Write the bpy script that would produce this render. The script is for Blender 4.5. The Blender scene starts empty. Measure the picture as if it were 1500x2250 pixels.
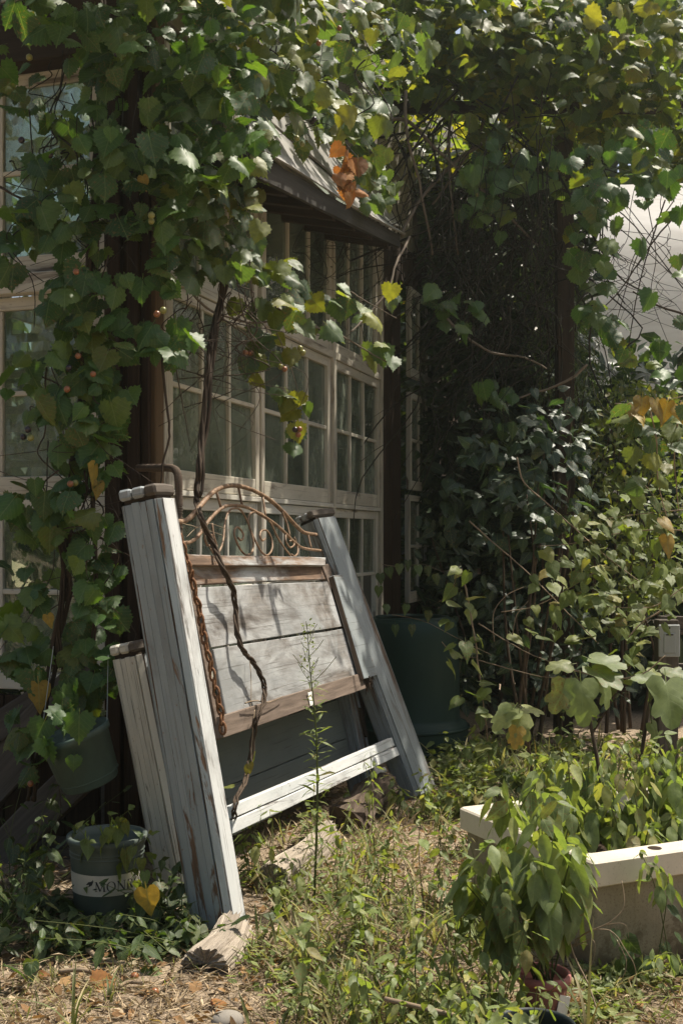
import bpy, bmesh, math, random
import numpy as np
from mathutils import Vector, Matrix

# ------------------------------------------------------------------ camera, world, sun, exposure
scene = bpy.context.scene
col = scene.collection
F, HOR, CX, CAMH = 2545.0, 1180.0, 750.0, 1.3        # focal length and horizon in photograph pixels, eye height
cam_d = bpy.data.cameras.new('camera')
cam = bpy.data.objects.new('camera', cam_d)
col.objects.link(cam)
cam.location = (0, 0, CAMH)
cam.rotation_euler = (math.radians(90), 0, 0)
cam_d.sensor_fit = 'VERTICAL'
cam_d.sensor_height = 36.0
cam_d.lens = F / 2250.0 * 36.0
cam_d.shift_y = (HOR - 1125.0) / 2250.0
cam_d.clip_end = 600.0
scene.camera = cam

SUN = Vector((0.38, 0.24, 0.88)).normalized()
world = bpy.data.worlds.new('World')
scene.world = world
world.use_nodes = True
wn = world.node_tree
sky = wn.nodes.new('ShaderNodeTexSky')
sky.sky_type = 'NISHITA'
sky.sun_disc = False
sky.sun_elevation = math.asin(SUN.z)
sky.sun_rotation = math.atan2(SUN.x, SUN.y)
sky.air_density = 1.2
sky.dust_density = 5.0
bgn = wn.nodes['Background']
wn.links.new(sky.outputs[0], bgn.inputs[0])
bgn.inputs[1].default_value = 0.085
sun_d = bpy.data.lights.new('sun', 'SUN')
sun = bpy.data.objects.new('sun', sun_d)
col.objects.link(sun)
sun_d.energy = 4.2
sun_d.angle = math.radians(0.6)
sun_d.color = (1.0, 0.93, 0.81)
sun.rotation_euler = SUN.to_track_quat('Z', 'Y').to_euler()
sun.location = SUN * 30
vs = scene.view_settings
vs.view_transform = 'Standard'
vs.look = 'None'
vs.gamma = 1.0
vs.use_curve_mapping = False
vs.exposure = 0.9
scene.render.engine = 'CYCLES'
scene.cycles.max_bounces = 8
scene.cycles.transparent_max_bounces = 12
scene.cycles.use_denoising = True

R = random.Random(11)
NR = np.random.default_rng(5)
V = Vector
UP = V((0, 0, 1))

# ------------------------------------------------------------------ helpers: points
def P(px, py, Y):
    """the point at distance Y that the photograph shows at pixel px, py"""
    return V(((px - CX) / F * Y, Y, CAMH - (py - HOR) / F * Y))

def G(px, py, z=0.0):
    """ground point under a pixel"""
    Y = (CAMH - z) * F / (py - HOR)
    return V(((px - CX) / F * Y, Y, z))

def pix(p):
    return (CX + p.x / p.y * F, HOR - (p.z - CAMH) / p.y * F)

C0 = V((-.79, 4.8, 0))
U = V((.3036, .9528, 0))            # along the long window wall, away from the camera
N = V((.9528, -.3036, 0))           # out of that wall
WD = V((-.9528, .3036, 0))          # along the short wall, to the left
MD = V((-.3036, -.9528, 0))         # out of the short wall

def RW(s, z, off=0.0):
    return C0 + U * s + N * off + UP * z

def LW(s, z, off=0.0):
    return C0 + WD * s + MD * off + UP * z

def RWpx(px, py, off):
    """where the sight line of a pixel meets the plane parallel to the long wall"""
    d = V(((px - CX) / F, 1, -(py - HOR) / F))
    c = V((0, 0, CAMH))
    t = (C0 + N * off - c).dot(N) / d.dot(N)
    return c + d * t

def smooth_path(pts, k=4):
    """Catmull-Rom through the points"""
    pts = [V(p) for p in pts]
    out = []
    for i in range(len(pts) - 1):
        p0 = pts[max(i - 1, 0)]; p1 = pts[i]; p2 = pts[i + 1]; p3 = pts[min(i + 2, len(pts) - 1)]
        for j in range(k):
            t = j / k
            out.append(0.5 * ((2 * p1) + (p2 - p0) * t + (2 * p0 - 5 * p1 + 4 * p2 - p3) * t * t + (3 * p1 - p0 - 3 * p2 + p3) * t ** 3))
    out.append(pts[-1])
    return out

def gv(s=1.0):
    return V((R.gauss(0, s), R.gauss(0, s), R.gauss(0, s)))

# ------------------------------------------------------------------ helpers: objects
def wloc(o):
    v = V((0, 0, 0))
    while o:
        v += o.location
        o = o.parent
    return v

def tag(o, label=None, cat=None, group=None, kind=None):
    if label: o['label'] = label
    if cat: o['category'] = cat
    if group: o['group'] = group
    if kind: o['kind'] = kind
    return o

def thing(name, label, cat, loc=(0, 0, 0), group=None):
    o = bpy.data.objects.new(name, None)
    o.empty_display_size = .05
    col.objects.link(o)
    o.location = loc
    return tag(o, label, cat, group)

class MB:
    """collects shapes; build() links them as ONE mesh object"""
    def __init__(s):
        s.v = []; s.f = []; s.uv = []
    def add(s, verts, faces, uvs=None):
        b = len(s.v)
        s.v += [tuple(p) for p in verts]
        for i, fc in enumerate(faces):
            s.f.append([b + k for k in fc])
            s.uv.append(uvs[i] if uvs else [(verts[k][0], verts[k][2] + verts[k][1]) for k in fc])
        return s
    def hexa(s, q, bevel=.003, cuts=0, jit=0.0):
        """q: 8 corners, front 4 (00,10,11,01) then back 4; first edge is the length"""
        q = [V(p) for p in q]
        bm = bmesh.new()
        vv = [bm.verts.new(p) for p in q]
        for fc in ((0, 1, 2, 3), (7, 6, 5, 4), (0, 4, 5, 1), (1, 5, 6, 2), (2, 6, 7, 3), (3, 7, 4, 0)):
            bm.faces.new([vv[k] for k in fc])
        ex = (q[1] - q[0]); L = ex.length; ex.normalize()
        ey = q[3] - q[0]; ey = (ey - ex * ey.dot(ex)).normalized()
        ez = ex.cross(ey)
        if bevel > 0:
            bmesh.ops.bevel(bm, geom=bm.edges[:], offset=bevel, segments=1, affect='EDGES', profile=.5)
        for k in range(cuts):
            c = q[0] + ex * (L * (k + 1 + R.uniform(-.2, .2)) / (cuts + 1))
            bmesh.ops.bisect_plane(bm, geom=bm.verts[:] + bm.edges[:] + bm.faces[:], plane_co=c, plane_no=ex)
        bmesh.ops.recalc_face_normals(bm, faces=bm.faces[:])
        if jit:
            ph = [R.uniform(0, 6.3) for _ in range(3)]
            for w in bm.verts:
                t = (w.co - q[0]).dot(ex) / max(L, 1e-6)
                w.co += ez * (jit * math.sin(t * 7 + ph[0])) + ey * (jit * .7 * math.sin(t * 5 + ph[1])) + gv(jit * .25)
        bm.verts.index_update()
        verts = [w.co.copy() for w in bm.verts]
        faces = []; uvs = []
        for fc in bm.faces:
            n = fc.normal
            a, b, c = abs(n.dot(ex)), abs(n.dot(ey)), abs(n.dot(ez))
            faces.append([w.index for w in fc.verts])
            r = []
            for w in fc.verts:
                d = w.co - q[0]
                x, y, z = d.dot(ex), d.dot(ey), d.dot(ez)
                r.append((x, y) if c >= a and c >= b else (x, z + .37) if b >= a else (y * .3, z + .7))
            uvs.append(r)
        bm.free()
        return s.add(verts, faces, uvs)
    def box(s, c, ex, ey, ez, bevel=.003, cuts=0, jit=0.0):
        """centre and three HALF extent vectors, the first along the length"""
        c, ex, ey, ez = V(c), V(ex), V(ey), V(ez)
        q = [c - ex - ey + ez, c + ex - ey + ez, c + ex + ey + ez, c - ex + ey + ez,
             c - ex - ey - ez, c + ex - ey - ez, c + ex + ey - ez, c - ex + ey - ez]
        return s.hexa(q, bevel, cuts, jit)
    def slab(s, a, b, c, d, th, bevel=.003, cuts=0, jit=0.0):
        """board whose front face has corners a b c d (a-b along its length), th = vector to the back"""
        th = V(th)
        return s.hexa([a, b, c, d] + [V(p) + th for p in (a, b, c, d)], bevel, cuts, jit)
    def tube(s, pts, r, n=6, cap=True):
        pts = [V(p) for p in pts]
        m = len(pts)
        rs = list(r) if hasattr(r, '__len__') else [r] * m
        verts = []; faces = []; uvs = []
        t0 = (pts[1] - pts[0]).normalized()
        a = t0.cross(UP if abs(t0.z) < .9 else V((1, 0, 0))).normalized()
        ln = 0
        for i in range(m):
            t = (pts[min(i + 1, m - 1)] - pts[max(i - 1, 0)])
            if t.length < 1e-9: t = t0
            t = t.normalized()
            a = (a - t * a.dot(t))
            if a.length < 1e-6: a = t.cross(V((1, .3, .2)))
            a.normalize()
            b = t.cross(a)
            for k in range(n):
                th = 2 * math.pi * k / n
                verts.append(pts[i] + (a * math.cos(th) + b * math.sin(th)) * rs[i])
        ls = [0]
        for i in range(1, m): ls.append(ls[-1] + (pts[i] - pts[i - 1]).length)
        for i in range(m - 1):
            for k in range(n):
                k2 = (k + 1) % n
                faces.append([i * n + k, i * n + k2, (i + 1) * n + k2, (i + 1) * n + k])
                w = rs[i] * 6.28
                uvs.append([(ls[i], w * k / n), (ls[i], w * (k + 1) / n), (ls[i + 1], w * (k + 1) / n), (ls[i + 1], w * k / n)])
        if cap and n > 2:
            faces.append(list(range(n))[::-1]); uvs.append([(0, 0)] * n)
            faces.append([(m - 1) * n + k for k in range(n)]); uvs.append([(0, 0)] * n)
        return s.add(verts, faces, uvs)
    def lathe(s, prof, c, n=40, axis=None, squash=1.0, xdir=None):
        """prof: list of (radius, height)"""
        c = V(c); az = V(axis).normalized() if axis else UP
        ax = V(xdir) if xdir else az.cross(V((0, 1, .01))).normalized()
        ax = (ax - az * ax.dot(az)).normalized()
        ay = az.cross(ax)
        verts = []; faces = []; uvs = []
        for (r, h) in prof:
            for k in range(n):
                t = 2 * math.pi * k / n
                verts.append(c + az * h + ax * (r * math.cos(t)) + ay * (r * math.sin(t) * squash))
        ls = 0
        for i in range(len(prof) - 1):
            d = math.hypot(prof[i + 1][0] - prof[i][0], prof[i + 1][1] - prof[i][1])
            for k in range(n):
                k2 = (k + 1) % n
                faces.append([i * n + k, i * n + k2, (i + 1) * n + k2, (i + 1) * n + k])
                w = prof[i][0] * 6.28 / n
                uvs.append([(ls, w * k), (ls, w * (k + 1)), (ls + d, w * (k + 1)), (ls + d, w * k)])
            ls += d
        return s.add(verts, faces, uvs)
    def ball(s, c, r, nu=10, nv=7):
        prof = [(max(r * math.sin(math.pi * i / nv), 1e-4), -r * math.cos(math.pi * i / nv)) for i in range(nv + 1)]
        return s.lathe(prof, c, nu)
    def mesh(s, name, mat, origin=(0, 0, 0), smooth=False):
        me = bpy.data.meshes.new(name)
        o = V(origin)
        me.from_pydata([(x - o.x, y - o.y, z - o.z) for x, y, z in s.v], [], s.f)
        uvl = me.uv_layers.new(name='UVMap')
        flat = [c for f in s.uv for p in f for c in p]
        uvl.data.foreach_set('uv', flat)
        if mat: me.materials.append(mat)
        if smooth: me.polygons.foreach_set('use_smooth', [True] * len(me.polygons))
        me.update()
        return me
    def build(s, name, mat, parent=None, smooth=False, origin=None):
        if parent is not None:
            og = wloc(parent)
        elif origin is not None:
            og = V(origin)
        else:
            a = np.array(s.v)
            og = V(((a[:, 0].min() + a[:, 0].max()) / 2, (a[:, 1].min() + a[:, 1].max()) / 2, a[:, 2].min()))
        ob = bpy.data.objects.new(name, s.mesh(name, mat, og, smooth))
        col.objects.link(ob)
        if parent is not None: ob.parent = parent
        else: ob.location = og
        return ob

# ------------------------------------------------------------------ materials
def lin(c):
    return (c[0], c[1], c[2], 1.0)

class NT:
    def __init__(s, name):
        s.m = bpy.data.materials.new(name)
        s.m.use_nodes = True
        s.t = s.m.node_tree
        s.b = s.t.nodes['Principled BSDF']
        s.out = s.t.nodes['Material Output']
    def n(s, typ, **kw):
        nd = s.t.nodes.new(typ)
        for k, v in kw.items():
            if hasattr(nd, k): setattr(nd, k, v)
            else: nd.inputs[k].default_value = v
        return nd
    def l(s, a, b):
        s.t.links.new(a, b)
    def uv(s, scale, offs=True):
        tc = s.n('ShaderNodeUVMap')
        mp = s.n('ShaderNodeMapping')
        mp.inputs['Scale'].default_value = scale
        s.l(tc.outputs[0], mp.inputs[0])
        if offs:
            oi = s.n('ShaderNodeObjectInfo')
            mu = s.n('ShaderNodeVectorMath', operation='SCALE')
            mu.inputs[0].default_value = (13.1, 37.7, 5.3)
            s.l(oi.outputs['Random'], mu.inputs['Scale'])
            s.l(mu.outputs[0], mp.inputs['Location'])
        return mp.outputs[0]
    def obj(s, scale):
        tc = s.n('ShaderNodeTexCoord')
        mp = s.n('ShaderNodeMapping')
        mp.inputs['Scale'].default_value = scale
        s.l(tc.outputs['Object'], mp.inputs[0])
        return mp.outputs[0]
    def noise(s, vec, scale, det=6, rough=.6, dist=0.0):
        nd = s.n('ShaderNodeTexNoise')
        nd.inputs['Scale'].default_value = scale
        nd.inputs['Detail'].default_value = det
        nd.inputs['Roughness'].default_value = rough
        nd.inputs['Distortion'].default_value = dist
        if vec is not None: s.l(vec, nd.inputs['Vector'])
        return nd.outputs['Fac']
    def ramp(s, fac, stops):
        nd = s.n('ShaderNodeValToRGB')
        cr = nd.color_ramp
        while len(cr.elements) < len(stops): cr.elements.new(.5)
        for e, (p, c) in zip(cr.elements, stops):
            e.position = p
            e.color = lin(c) if hasattr(c, '__len__') else (c, c, c, 1)
        s.l(fac, nd.inputs[0])
        return nd.outputs[0]
    def mix(s, fac, a, b, mode='MIX'):
        nd = s.n('ShaderNodeMix', data_type='RGBA', blend_type=mode)
        for sock, v in ((nd.inputs[0], fac), (nd.inputs[6], a), (nd.inputs[7], b)):
            if hasattr(v, 'is_linked'): s.l(v, sock)
            elif hasattr(v, '__len__'): sock.default_value = lin(v)
            else: sock.default_value = v
        return nd.outputs[2]
    def math(s, op, a, b=0.0):
        nd = s.n('ShaderNodeMath', operation=op)
        for i, v in enumerate((a, b)):
            if hasattr(v, 'is_linked'): s.l(v, nd.inputs[i])
            else: nd.inputs[i].default_value = v
        return nd.outputs[0]
    def bump(s, h, dist=.002, strength=1.0):
        nd = s.n('ShaderNodeBump')
        nd.inputs['Distance'].default_value = dist
        nd.inputs['Strength'].default_value = strength
        s.l(h, nd.inputs['Height'])
        s.l(nd.outputs[0], s.b.inputs['Normal'])
    def base(s, c, rough=.8, spec=.3):
        if hasattr(c, 'is_linked'): s.l(c, s.b.inputs['Base Color'])
        else: s.b.inputs['Base Color'].default_value = lin(c)
        if hasattr(rough, 'is_linked'): s.l(rough, s.b.inputs['Roughness'])
        else: s.b.inputs['Roughness'].default_value = rough
        s.b.inputs['Specular IOR Level'].default_value = spec
        return s.m

def wood_mat(name, dark, light, grain=(3, 70, 1), rough=.85, bump=.0015):
    t = NT(name)
    g = t.noise(t.uv(grain), 1.0, 8, .65, .4)
    big = t.noise(t.uv((1.2, 6, 1)), 1.0, 4, .6)
    c = t.ramp(g, [(.25, dark), (.75, light)])
    c = t.mix(t.ramp(big, [(.3, .0), (.75, .6)]), c, tuple(.5 * a for a in dark))
    t.bump(g, bump)
    return t.base(c, rough, .2)

def peel_mat(name, paint, paint2, wood_d, wood_l, lo=.5, hi=.54, scale=(1.1, 9, 1), dirt=.5, stain=0.0):
    """old paint flaking off along the grain"""
    t = NT(name)
    grain = t.noise(t.uv((4, 90, 1)), 1.0, 8, .65, .3)
    flake = t.noise(t.uv(scale), 1.0, 9, .62, .6)
    mask = t.ramp(flake, [(lo, 0.0), (hi, 1.0)])
    wood = t.ramp(grain, [(.3, wood_d), (.7, wood_l)])
    blot = t.noise(t.uv((2.2, 5, 1)), 1.0, 6, .65)
    pc = t.ramp(blot, [(.35, paint), (.65, paint2)])
    crack = t.noise(t.uv((2.5, 150, 1)), 1.0, 3, .5)
    pc = t.mix(t.ramp(crack, [(.60, 0.0), (.67, dirt)]), pc, wood_d)
    speck = t.noise(t.uv((30, 60, 1)), 1.0, 3, .6)
    pc = t.mix(t.ramp(speck, [(.66, 0.0), (.72, .7)]), pc, wood_l)
    c = t.mix(mask, pc, wood)
    if stain:
        sn = t.noise(t.uv((1.6, 4.5, 1)), 1.0, 9, .68, .8)
        c = t.mix(t.ramp(sn, [(.50, 0.0), (.66, stain)]), c, (.055, .043, .034))
    h = t.math('SUBTRACT', t.math('MULTIPLY', grain, .5), t.math('MULTIPLY', mask, 1.0))
    t.bump(h, .0014)
    return t.base(c, t.ramp(mask, [(0, .55), (1, .9)]), .3)

M = {}
M['blue'] = peel_mat('blue_grey_paint', (.20, .232, .238), (.26, .292, .295), (.05, .034, .024), (.19, .115, .068), .545, .565, (.9, 5, 1), .35, .3)
M['blue_worn'] = peel_mat('worn_blue_grey_paint', (.225, .25, .255), (.29, .31, .31), (.055, .042, .033), (.17, .12, .085), .52, .58, (.8, 7, 1), .5, .45)
M['white_sunlit'] = peel_mat('white_flaking_and_sunlit_paint', (.50, .52, .51), (.62, .62, .60), (.06, .05, .042), (.22, .19, .165), .58, .64, (1.6, 10, 1), .55, .35)  # real white on the lower rails, painted sunlight on the left post side
M['panel'] = peel_mat('whitewashed_panel', (.235, .24, .235), (.44, .445, .435), (.06, .052, .045), (.20, .175, .15), .44, .66, (2.4, 5, 1), .6, .8)
M['panel_brown'] = peel_mat('panel_worn_to_wood', (.40, .42, .42), (.48, .48, .46), (.07, .045, .032), (.29, .19, .125), .40, .52, (1.3, 8, 1), .4, .6)
M['bare_rail'] = wood_mat('bare_brown_rail', (.075, .055, .042), (.30, .23, .18), (3, 50, 1))
M['cream'] = peel_mat('cream_paint', (.42, .40, .34), (.50, .475, .40), (.05, .04, .03), (.16, .12, .08), .62, .66, (1.2, 8, 1), .8)
M['dark_panel'] = peel_mat('dark_green_grey_board', (.10, .115, .105), (.13, .145, .13), (.04, .03, .025), (.1, .08, .06), .62, .66)
M['window'] = peel_mat('weathered_window_paint', (.42, .385, .31), (.52, .48, .395), (.09, .07, .054), (.24, .19, .145), .55, .68, (2.0, 10, 1), .5)
M['window_white'] = peel_mat('white_window_paint', (.50, .47, .40), (.58, .55, .47), (.09, .07, .055), (.24, .2, .16), .60, .70, (2.0, 10, 1), .5)
M['siding'] = wood_mat('dark_brown_siding', (.018, .011, .007), (.075, .045, .026), (1.5, 60, 1))
M['tan_board'] = wood_mat('tan_board', (.10, .065, .035), (.19, .125, .07), (1.0, 20, 1))
M['fascia'] = wood_mat('dark_grey_fascia', (.03, .027, .022), (.10, .092, .08), (2, 40, 1))
M['beam'] = wood_mat('dark_beam', (.022, .015, .010), (.07, .048, .03), (2, 40, 1))
M['grey_wood'] = wood_mat('weathered_grey_timber', (.055, .045, .036), (.17, .145, .12), (2.5, 45, 1), bump=.003)
M['log'] = wood_mat('bleached_split_log', (.15, .12, .09), (.58, .50, .40), (3.0, 34, 1), bump=.006)
M['log_brown'] = wood_mat('brown_log', (.06, .042, .03), (.2, .15, .11), (3.0, 30, 1), bump=.005)
M['beige_wall'] = wood_mat('beige_upper_boards', (.20, .18, .145), (.33, .30, .25), (1, 12, 1))
M['bark'] = wood_mat('vine_bark', (.022, .015, .010), (.12, .085, .058), (9, 90, 1), bump=.003)
M['bark_pale'] = wood_mat('pale_vine_bark', (.09, .07, .052), (.28, .225, .17), (9, 60, 1), bump=.002)
M['twig_dark'] = wood_mat('dark_twigs', (.014, .013, .009), (.055, .047, .033), (5, 30, 1))
M['twig_dry'] = wood_mat('dry_twigs', (.16, .115, .075), (.40, .31, .21), (5, 30, 1))
M['stem_green'] = wood_mat('green_stems', (.07, .09, .03), (.16, .17, .06), (5, 30, 1))
M['stem_brown'] = wood_mat('brown_stems', (.05, .035, .022), (.15, .105, .07), (8, 30, 1))

def rust():
    t = NT('rusty_iron')
    o = t.obj((1, 1, 1))
    a = t.noise(o, 60, 8, .7)
    c = t.ramp(a, [(.25, (.045, .024, .013)), (.5, (.17, .078, .034)), (.72, (.33, .17, .08))])
    t.bump(a, .0012)
    return t.base(c, .8, .3)
M['rust'] = rust()

def rust_light():
    t = NT('pale_rusted_tube')
    o = t.obj((1, 1, 1))
    a = t.noise(o, 40, 8, .7)
    c = t.ramp(a, [(.25, (.055, .034, .02)), (.5, (.19, .115, .065)), (.72, (.38, .26, .165))])
    t.bump(a, .0006)
    return t.base(c, .6, .4)
M['rust_light'] = rust_light()

def plastic(name, c, rough=.4, dirt=(.1, .08, .05), d=.35, spec=.4):
    t = NT(name)
    o = t.obj((1, 1, .5))
    a = t.noise(o, 7, 8, .65)
    cc = t.mix(t.ramp(a, [(.45, 0.0), (.8, d)]), c, dirt)
    b = t.noise(o, 90, 4, .6)
    t.bump(b, .0006)
    return t.base(cc, t.ramp(a, [(.3, rough), (.7, min(1, rough + .3))]), spec)
M['green_plastic'] = plastic('dark_green_plastic', (.004, .030, .021), .4, (.02, .035, .024), .35)
M['pot_green'] = plastic('faded_green_pot', (.062, .082, .068), .5, (.12, .125, .105), .8)
M['pot_grey'] = plastic('grey_green_pot', (.075, .115, .095), .55, (.06, .065, .045), .55)
M['pot_black'] = plastic('black_green_pot', (.006, .012, .012), .4, (.05, .05, .04), .3)
M['terracotta'] = plastic('reddish_plastic_pot', (.24, .085, .06), .5, (.2, .13, .09), .4)
M['pot_rim'] = plastic('pinkish_pot_rim', (.33, .115, .105), .45, (.3, .2, .16), .4)
M['label_band'] = plastic('beige_label_band', (.50, .46, .38), .6, (.25, .22, .17), .5)
M['ink'] = plastic('dark_ink', (.03, .03, .028), .7)
M['paper'] = plastic('white_paper', (.75, .74, .70), .7, (.6, .58, .5), .3)
M['galv'] = plastic('galvanised_metal', (.29, .315, .31), .45, (.2, .21, .19), .5, .5)
M['soil'] = plastic('dark_potting_soil', (.035, .025, .018), .95, (.07, .05, .035), .6, .1)
M['stone'] = plastic('grey_stone', (.22, .2, .17), .85, (.12, .1, .08), .6, .2)
M['white_sheet'] = plastic('white_plastic_sheet', (.74, .71, .67), .5, (.5, .47, .42), .35)
def sheet():
    t = NT('translucent_white_plastic')
    o = t.obj((.6, .6, 2.5))
    a = t.noise(o, 1.2, 5, .6, 1.0)
    c = t.ramp(a, [(.35, (.66, .63, .58)), (.65, (.86, .84, .80))])
    t.base(c, .5, .3)
    tr = t.n('ShaderNodeBsdfTranslucent'); t.l(c, tr.inputs[0])
    mx = t.n('ShaderNodeMixShader'); mx.inputs[0].default_value = .62
    t.l(t.b.outputs[0], mx.inputs[1]); t.l(tr.outputs[0], mx.inputs[2])
    t.l(mx.outputs[0], t.out.inputs[0])
    return t.m
M['white_sheet'] = sheet()
M['hose'] = plastic('white_plastic_bottle', (.6, .6, .56), .4)

def tub():
    t = NT('ivory_tub_enamel')
    o = t.obj((1, 1, 1))
    sp = t.noise(o, 120, 4, .7)
    bl = t.noise(o, 5, 8, .65)
    c = t.mix(t.ramp(bl, [(.4, 0.0), (.75, .45)]), (.60, .54, .43), (.33, .28, .2))
    c = t.mix(t.ramp(sp, [(.60, 0.0), (.70, .6)]), c, (.22, .18, .12))
    return t.base(c, .45, .4)
M['tub'] = tub()
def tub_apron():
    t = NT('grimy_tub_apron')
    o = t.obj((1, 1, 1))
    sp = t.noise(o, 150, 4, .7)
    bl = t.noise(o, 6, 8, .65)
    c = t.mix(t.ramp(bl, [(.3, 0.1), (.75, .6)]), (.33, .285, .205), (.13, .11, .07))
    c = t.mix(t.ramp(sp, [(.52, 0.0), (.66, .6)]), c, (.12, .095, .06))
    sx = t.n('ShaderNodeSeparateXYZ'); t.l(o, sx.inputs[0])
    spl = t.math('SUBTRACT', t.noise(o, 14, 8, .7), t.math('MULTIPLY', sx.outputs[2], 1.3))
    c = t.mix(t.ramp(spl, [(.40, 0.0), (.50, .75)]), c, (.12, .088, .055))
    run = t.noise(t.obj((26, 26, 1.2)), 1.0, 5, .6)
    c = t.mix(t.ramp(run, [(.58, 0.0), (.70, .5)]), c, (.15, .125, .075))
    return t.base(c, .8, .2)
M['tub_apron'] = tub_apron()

def roof():
    t = NT('grey_roof_sheet')
    o = t.obj((1, 1, 1))
    a = t.noise(o, 4, 8, .65)
    c = t.ramp(a, [(.3, (.19, .18, .165)), (.7, (.34, .325, .295))])
    return t.base(c, .5, .4)
M['roof'] = roof()

def roof_clear():
    t = NT('translucent_roof_sheet')
    tr = t.n('ShaderNodeBsdfTranslucent'); tr.inputs[0].default_value = (.55, .58, .52, 1)
    mx = t.n('ShaderNodeMixShader'); mx.inputs[0].default_value = .6
    t.base((.35, .36, .32), .6)
    t.l(t.b.outputs[0], mx.inputs[1]); t.l(tr.outputs[0], mx.inputs[2])
    t.l(mx.outputs[0], t.out.inputs[0])
    return t.m
M['roof_clear'] = roof_clear()

def glass():
    t = NT('dusty_old_glass')
    fr = t.n('ShaderNodeFresnel'); fr.inputs[0].default_value = 1.5
    tp = t.n('ShaderNodeBsdfTransparent'); tp.inputs[0].default_value = (.72, .80, .70, 1)
    gl = t.n('ShaderNodeBsdfGlossy'); gl.inputs['Roughness'].default_value = .02
    wob = t.noise(t.obj((1, 1, .4)), 5, 2, .5)
    bp = t.n('ShaderNodeBump'); bp.inputs['Distance'].default_value = .004
    t.l(wob, bp.inputs['Height']); t.l(bp.outputs[0], gl.inputs['Normal'])
    m1 = t.n('ShaderNodeMixShader')
    f2 = t.math('MULTIPLY', fr.outputs[0], 1.6)
    t.l(f2, m1.inputs[0]); t.l(tp.outputs[0], m1.inputs[1]); t.l(gl.outputs[0], m1.inputs[2])
    df = t.n('ShaderNodeBsdfDiffuse'); df.inputs[0].default_value = (.27, .30, .235, 1)
    oi = t.n('ShaderNodeObjectInfo')
    d = t.noise(t.obj((4, 4, 2.2)), 1.6, 9, .72)
    dm = t.ramp(d, [(.35, .12), (.7, .55)])
    dm = t.math('MULTIPLY', dm, t.math('ADD', t.math('MULTIPLY', oi.outputs['Random'], 1.1), .45))
    m2 = t.n('ShaderNodeMixShader')
    t.l(dm, m2.inputs[0]); t.l(m1.outputs[0], m2.inputs[1]); t.l(df.outputs[0], m2.inputs[2])
    t.l(m2.outputs[0], t.out.inputs[0])
    return t.m
M['glass'] = glass()

def ground_mat():
    t = NT('dry_sandy_soil')
    o = t.obj((1, 1, 1))
    a = t.noise(o, 3.0, 8, .7)
    b = t.noise(o, 55, 8, .75)
    st = t.noise(t.obj((1, 4, 1)), 60, 4, .6, 1.5)
    c = t.ramp(b, [(.28, (.10, .075, .053)), (.5, (.33, .255, .18)), (.72, (.53, .43, .315))])
    c = t.mix(t.ramp(a, [(.45, 0.0), (.7, .55)]), c, (.075, .055, .036))
    c = t.mix(t.ramp(st, [(.58, 0.0), (.66, .7)]), c, (.42, .32, .20))
    t.bump(b, .012)
    return t.base(c, .95, .1)
M['ground'] = ground_mat()

def leaf_mat(name, stops, trans=.35, tcol=(1.5, 1.7, .45), rough=.45, spec=.45, vein=.35):
    """stops: colour ramp over a random number per leaf"""
    t = NT(name)
    oi = t.n('ShaderNodeObjectInfo')
    ge = t.n('ShaderNodeNewGeometry')
    r = t.math('FRACT', t.math('ADD', oi.outputs['Random'], ge.outputs['Random Per Island']))
    c = t.ramp(r, stops)
    r2 = t.math('FRACT', t.math('MULTIPLY', r, 7.31))
    hs = t.n('ShaderNodeHueSaturation')
    t.l(c, hs.inputs['Color'])
    t.l(t.math('ADD', t.math('MULTIPLY', r2, .6), .7), hs.inputs['Value'])
    c = hs.outputs[0]
    uvn = t.n('ShaderNodeUVMap')
    sx = t.n('ShaderNodeSeparateXYZ')
    t.l(uvn.outputs[0], sx.inputs[0])
    ax = t.math('ABSOLUTE', sx.outputs[0])
    mid = t.math('LESS_THAN', ax, .018)
    side = t.math('LESS_THAN', t.math('FRACT', t.math('MULTIPLY', t.math('SUBTRACT', sx.outputs[1], t.math('MULTIPLY', ax, .9)), 5.5)), .10)
    vm = t.math('MAXIMUM', mid, t.math('MULTIPLY', side, .6))
    mp = t.n('ShaderNodeMapping'); t.l(uvn.outputs[0], mp.inputs[0])
    lo_ = t.n('ShaderNodeVectorMath', operation='SCALE'); lo_.inputs[0].default_value = (31.7, 17.3, 0)
    t.l(r, lo_.inputs['Scale']); t.l(lo_.outputs[0], mp.inputs['Location'])
    bl = t.noise(mp.outputs[0], 5, 5, .6)
    c = t.mix(t.ramp(bl, [(.35, .35), (.7, 0.0)]), c, (.03, .05, .018))
    sp = t.noise(mp.outputs[0], 9, 3, .6)
    ofs = t.math('ADD', t.math('MULTIPLY', r2, .22), .58)
    c = t.mix(t.math('MULTIPLY', t.math('GREATER_THAN', sp, ofs), .75), c, (.17, .10, .035))
    c = t.mix(t.math('MULTIPLY', vm, vein), c, (.22, .27, .12))
    t.base(c, rough, spec)
    t.bump(t.math('SUBTRACT', t.math('MULTIPLY', bl, .5), vm), .002, .5)
    tr = t.n('ShaderNodeBsdfTranslucent')
    tc = t.mix(1.0, c, tcol, 'MULTIPLY')
    t.l(tc, tr.inputs[0])
    mx = t.n('ShaderNodeMixShader'); mx.inputs[0].default_value = trans
    t.l(t.b.outputs[0], mx.inputs[1]); t.l(tr.outputs[0], mx.inputs[2])
    t.l(mx.outputs[0], t.out.inputs[0])
    return t.m
M['grape'] = leaf_mat('grape_leaf', [(0, (.044, .096, .022)), (.5, (.068, .138, .030)), (.8, (.094, .156, .034)), (.94, (.115, .165, .030)), (1, (.17, .19, .03))], .38, (1.7, 1.8, .4), .5, .45)
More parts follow.
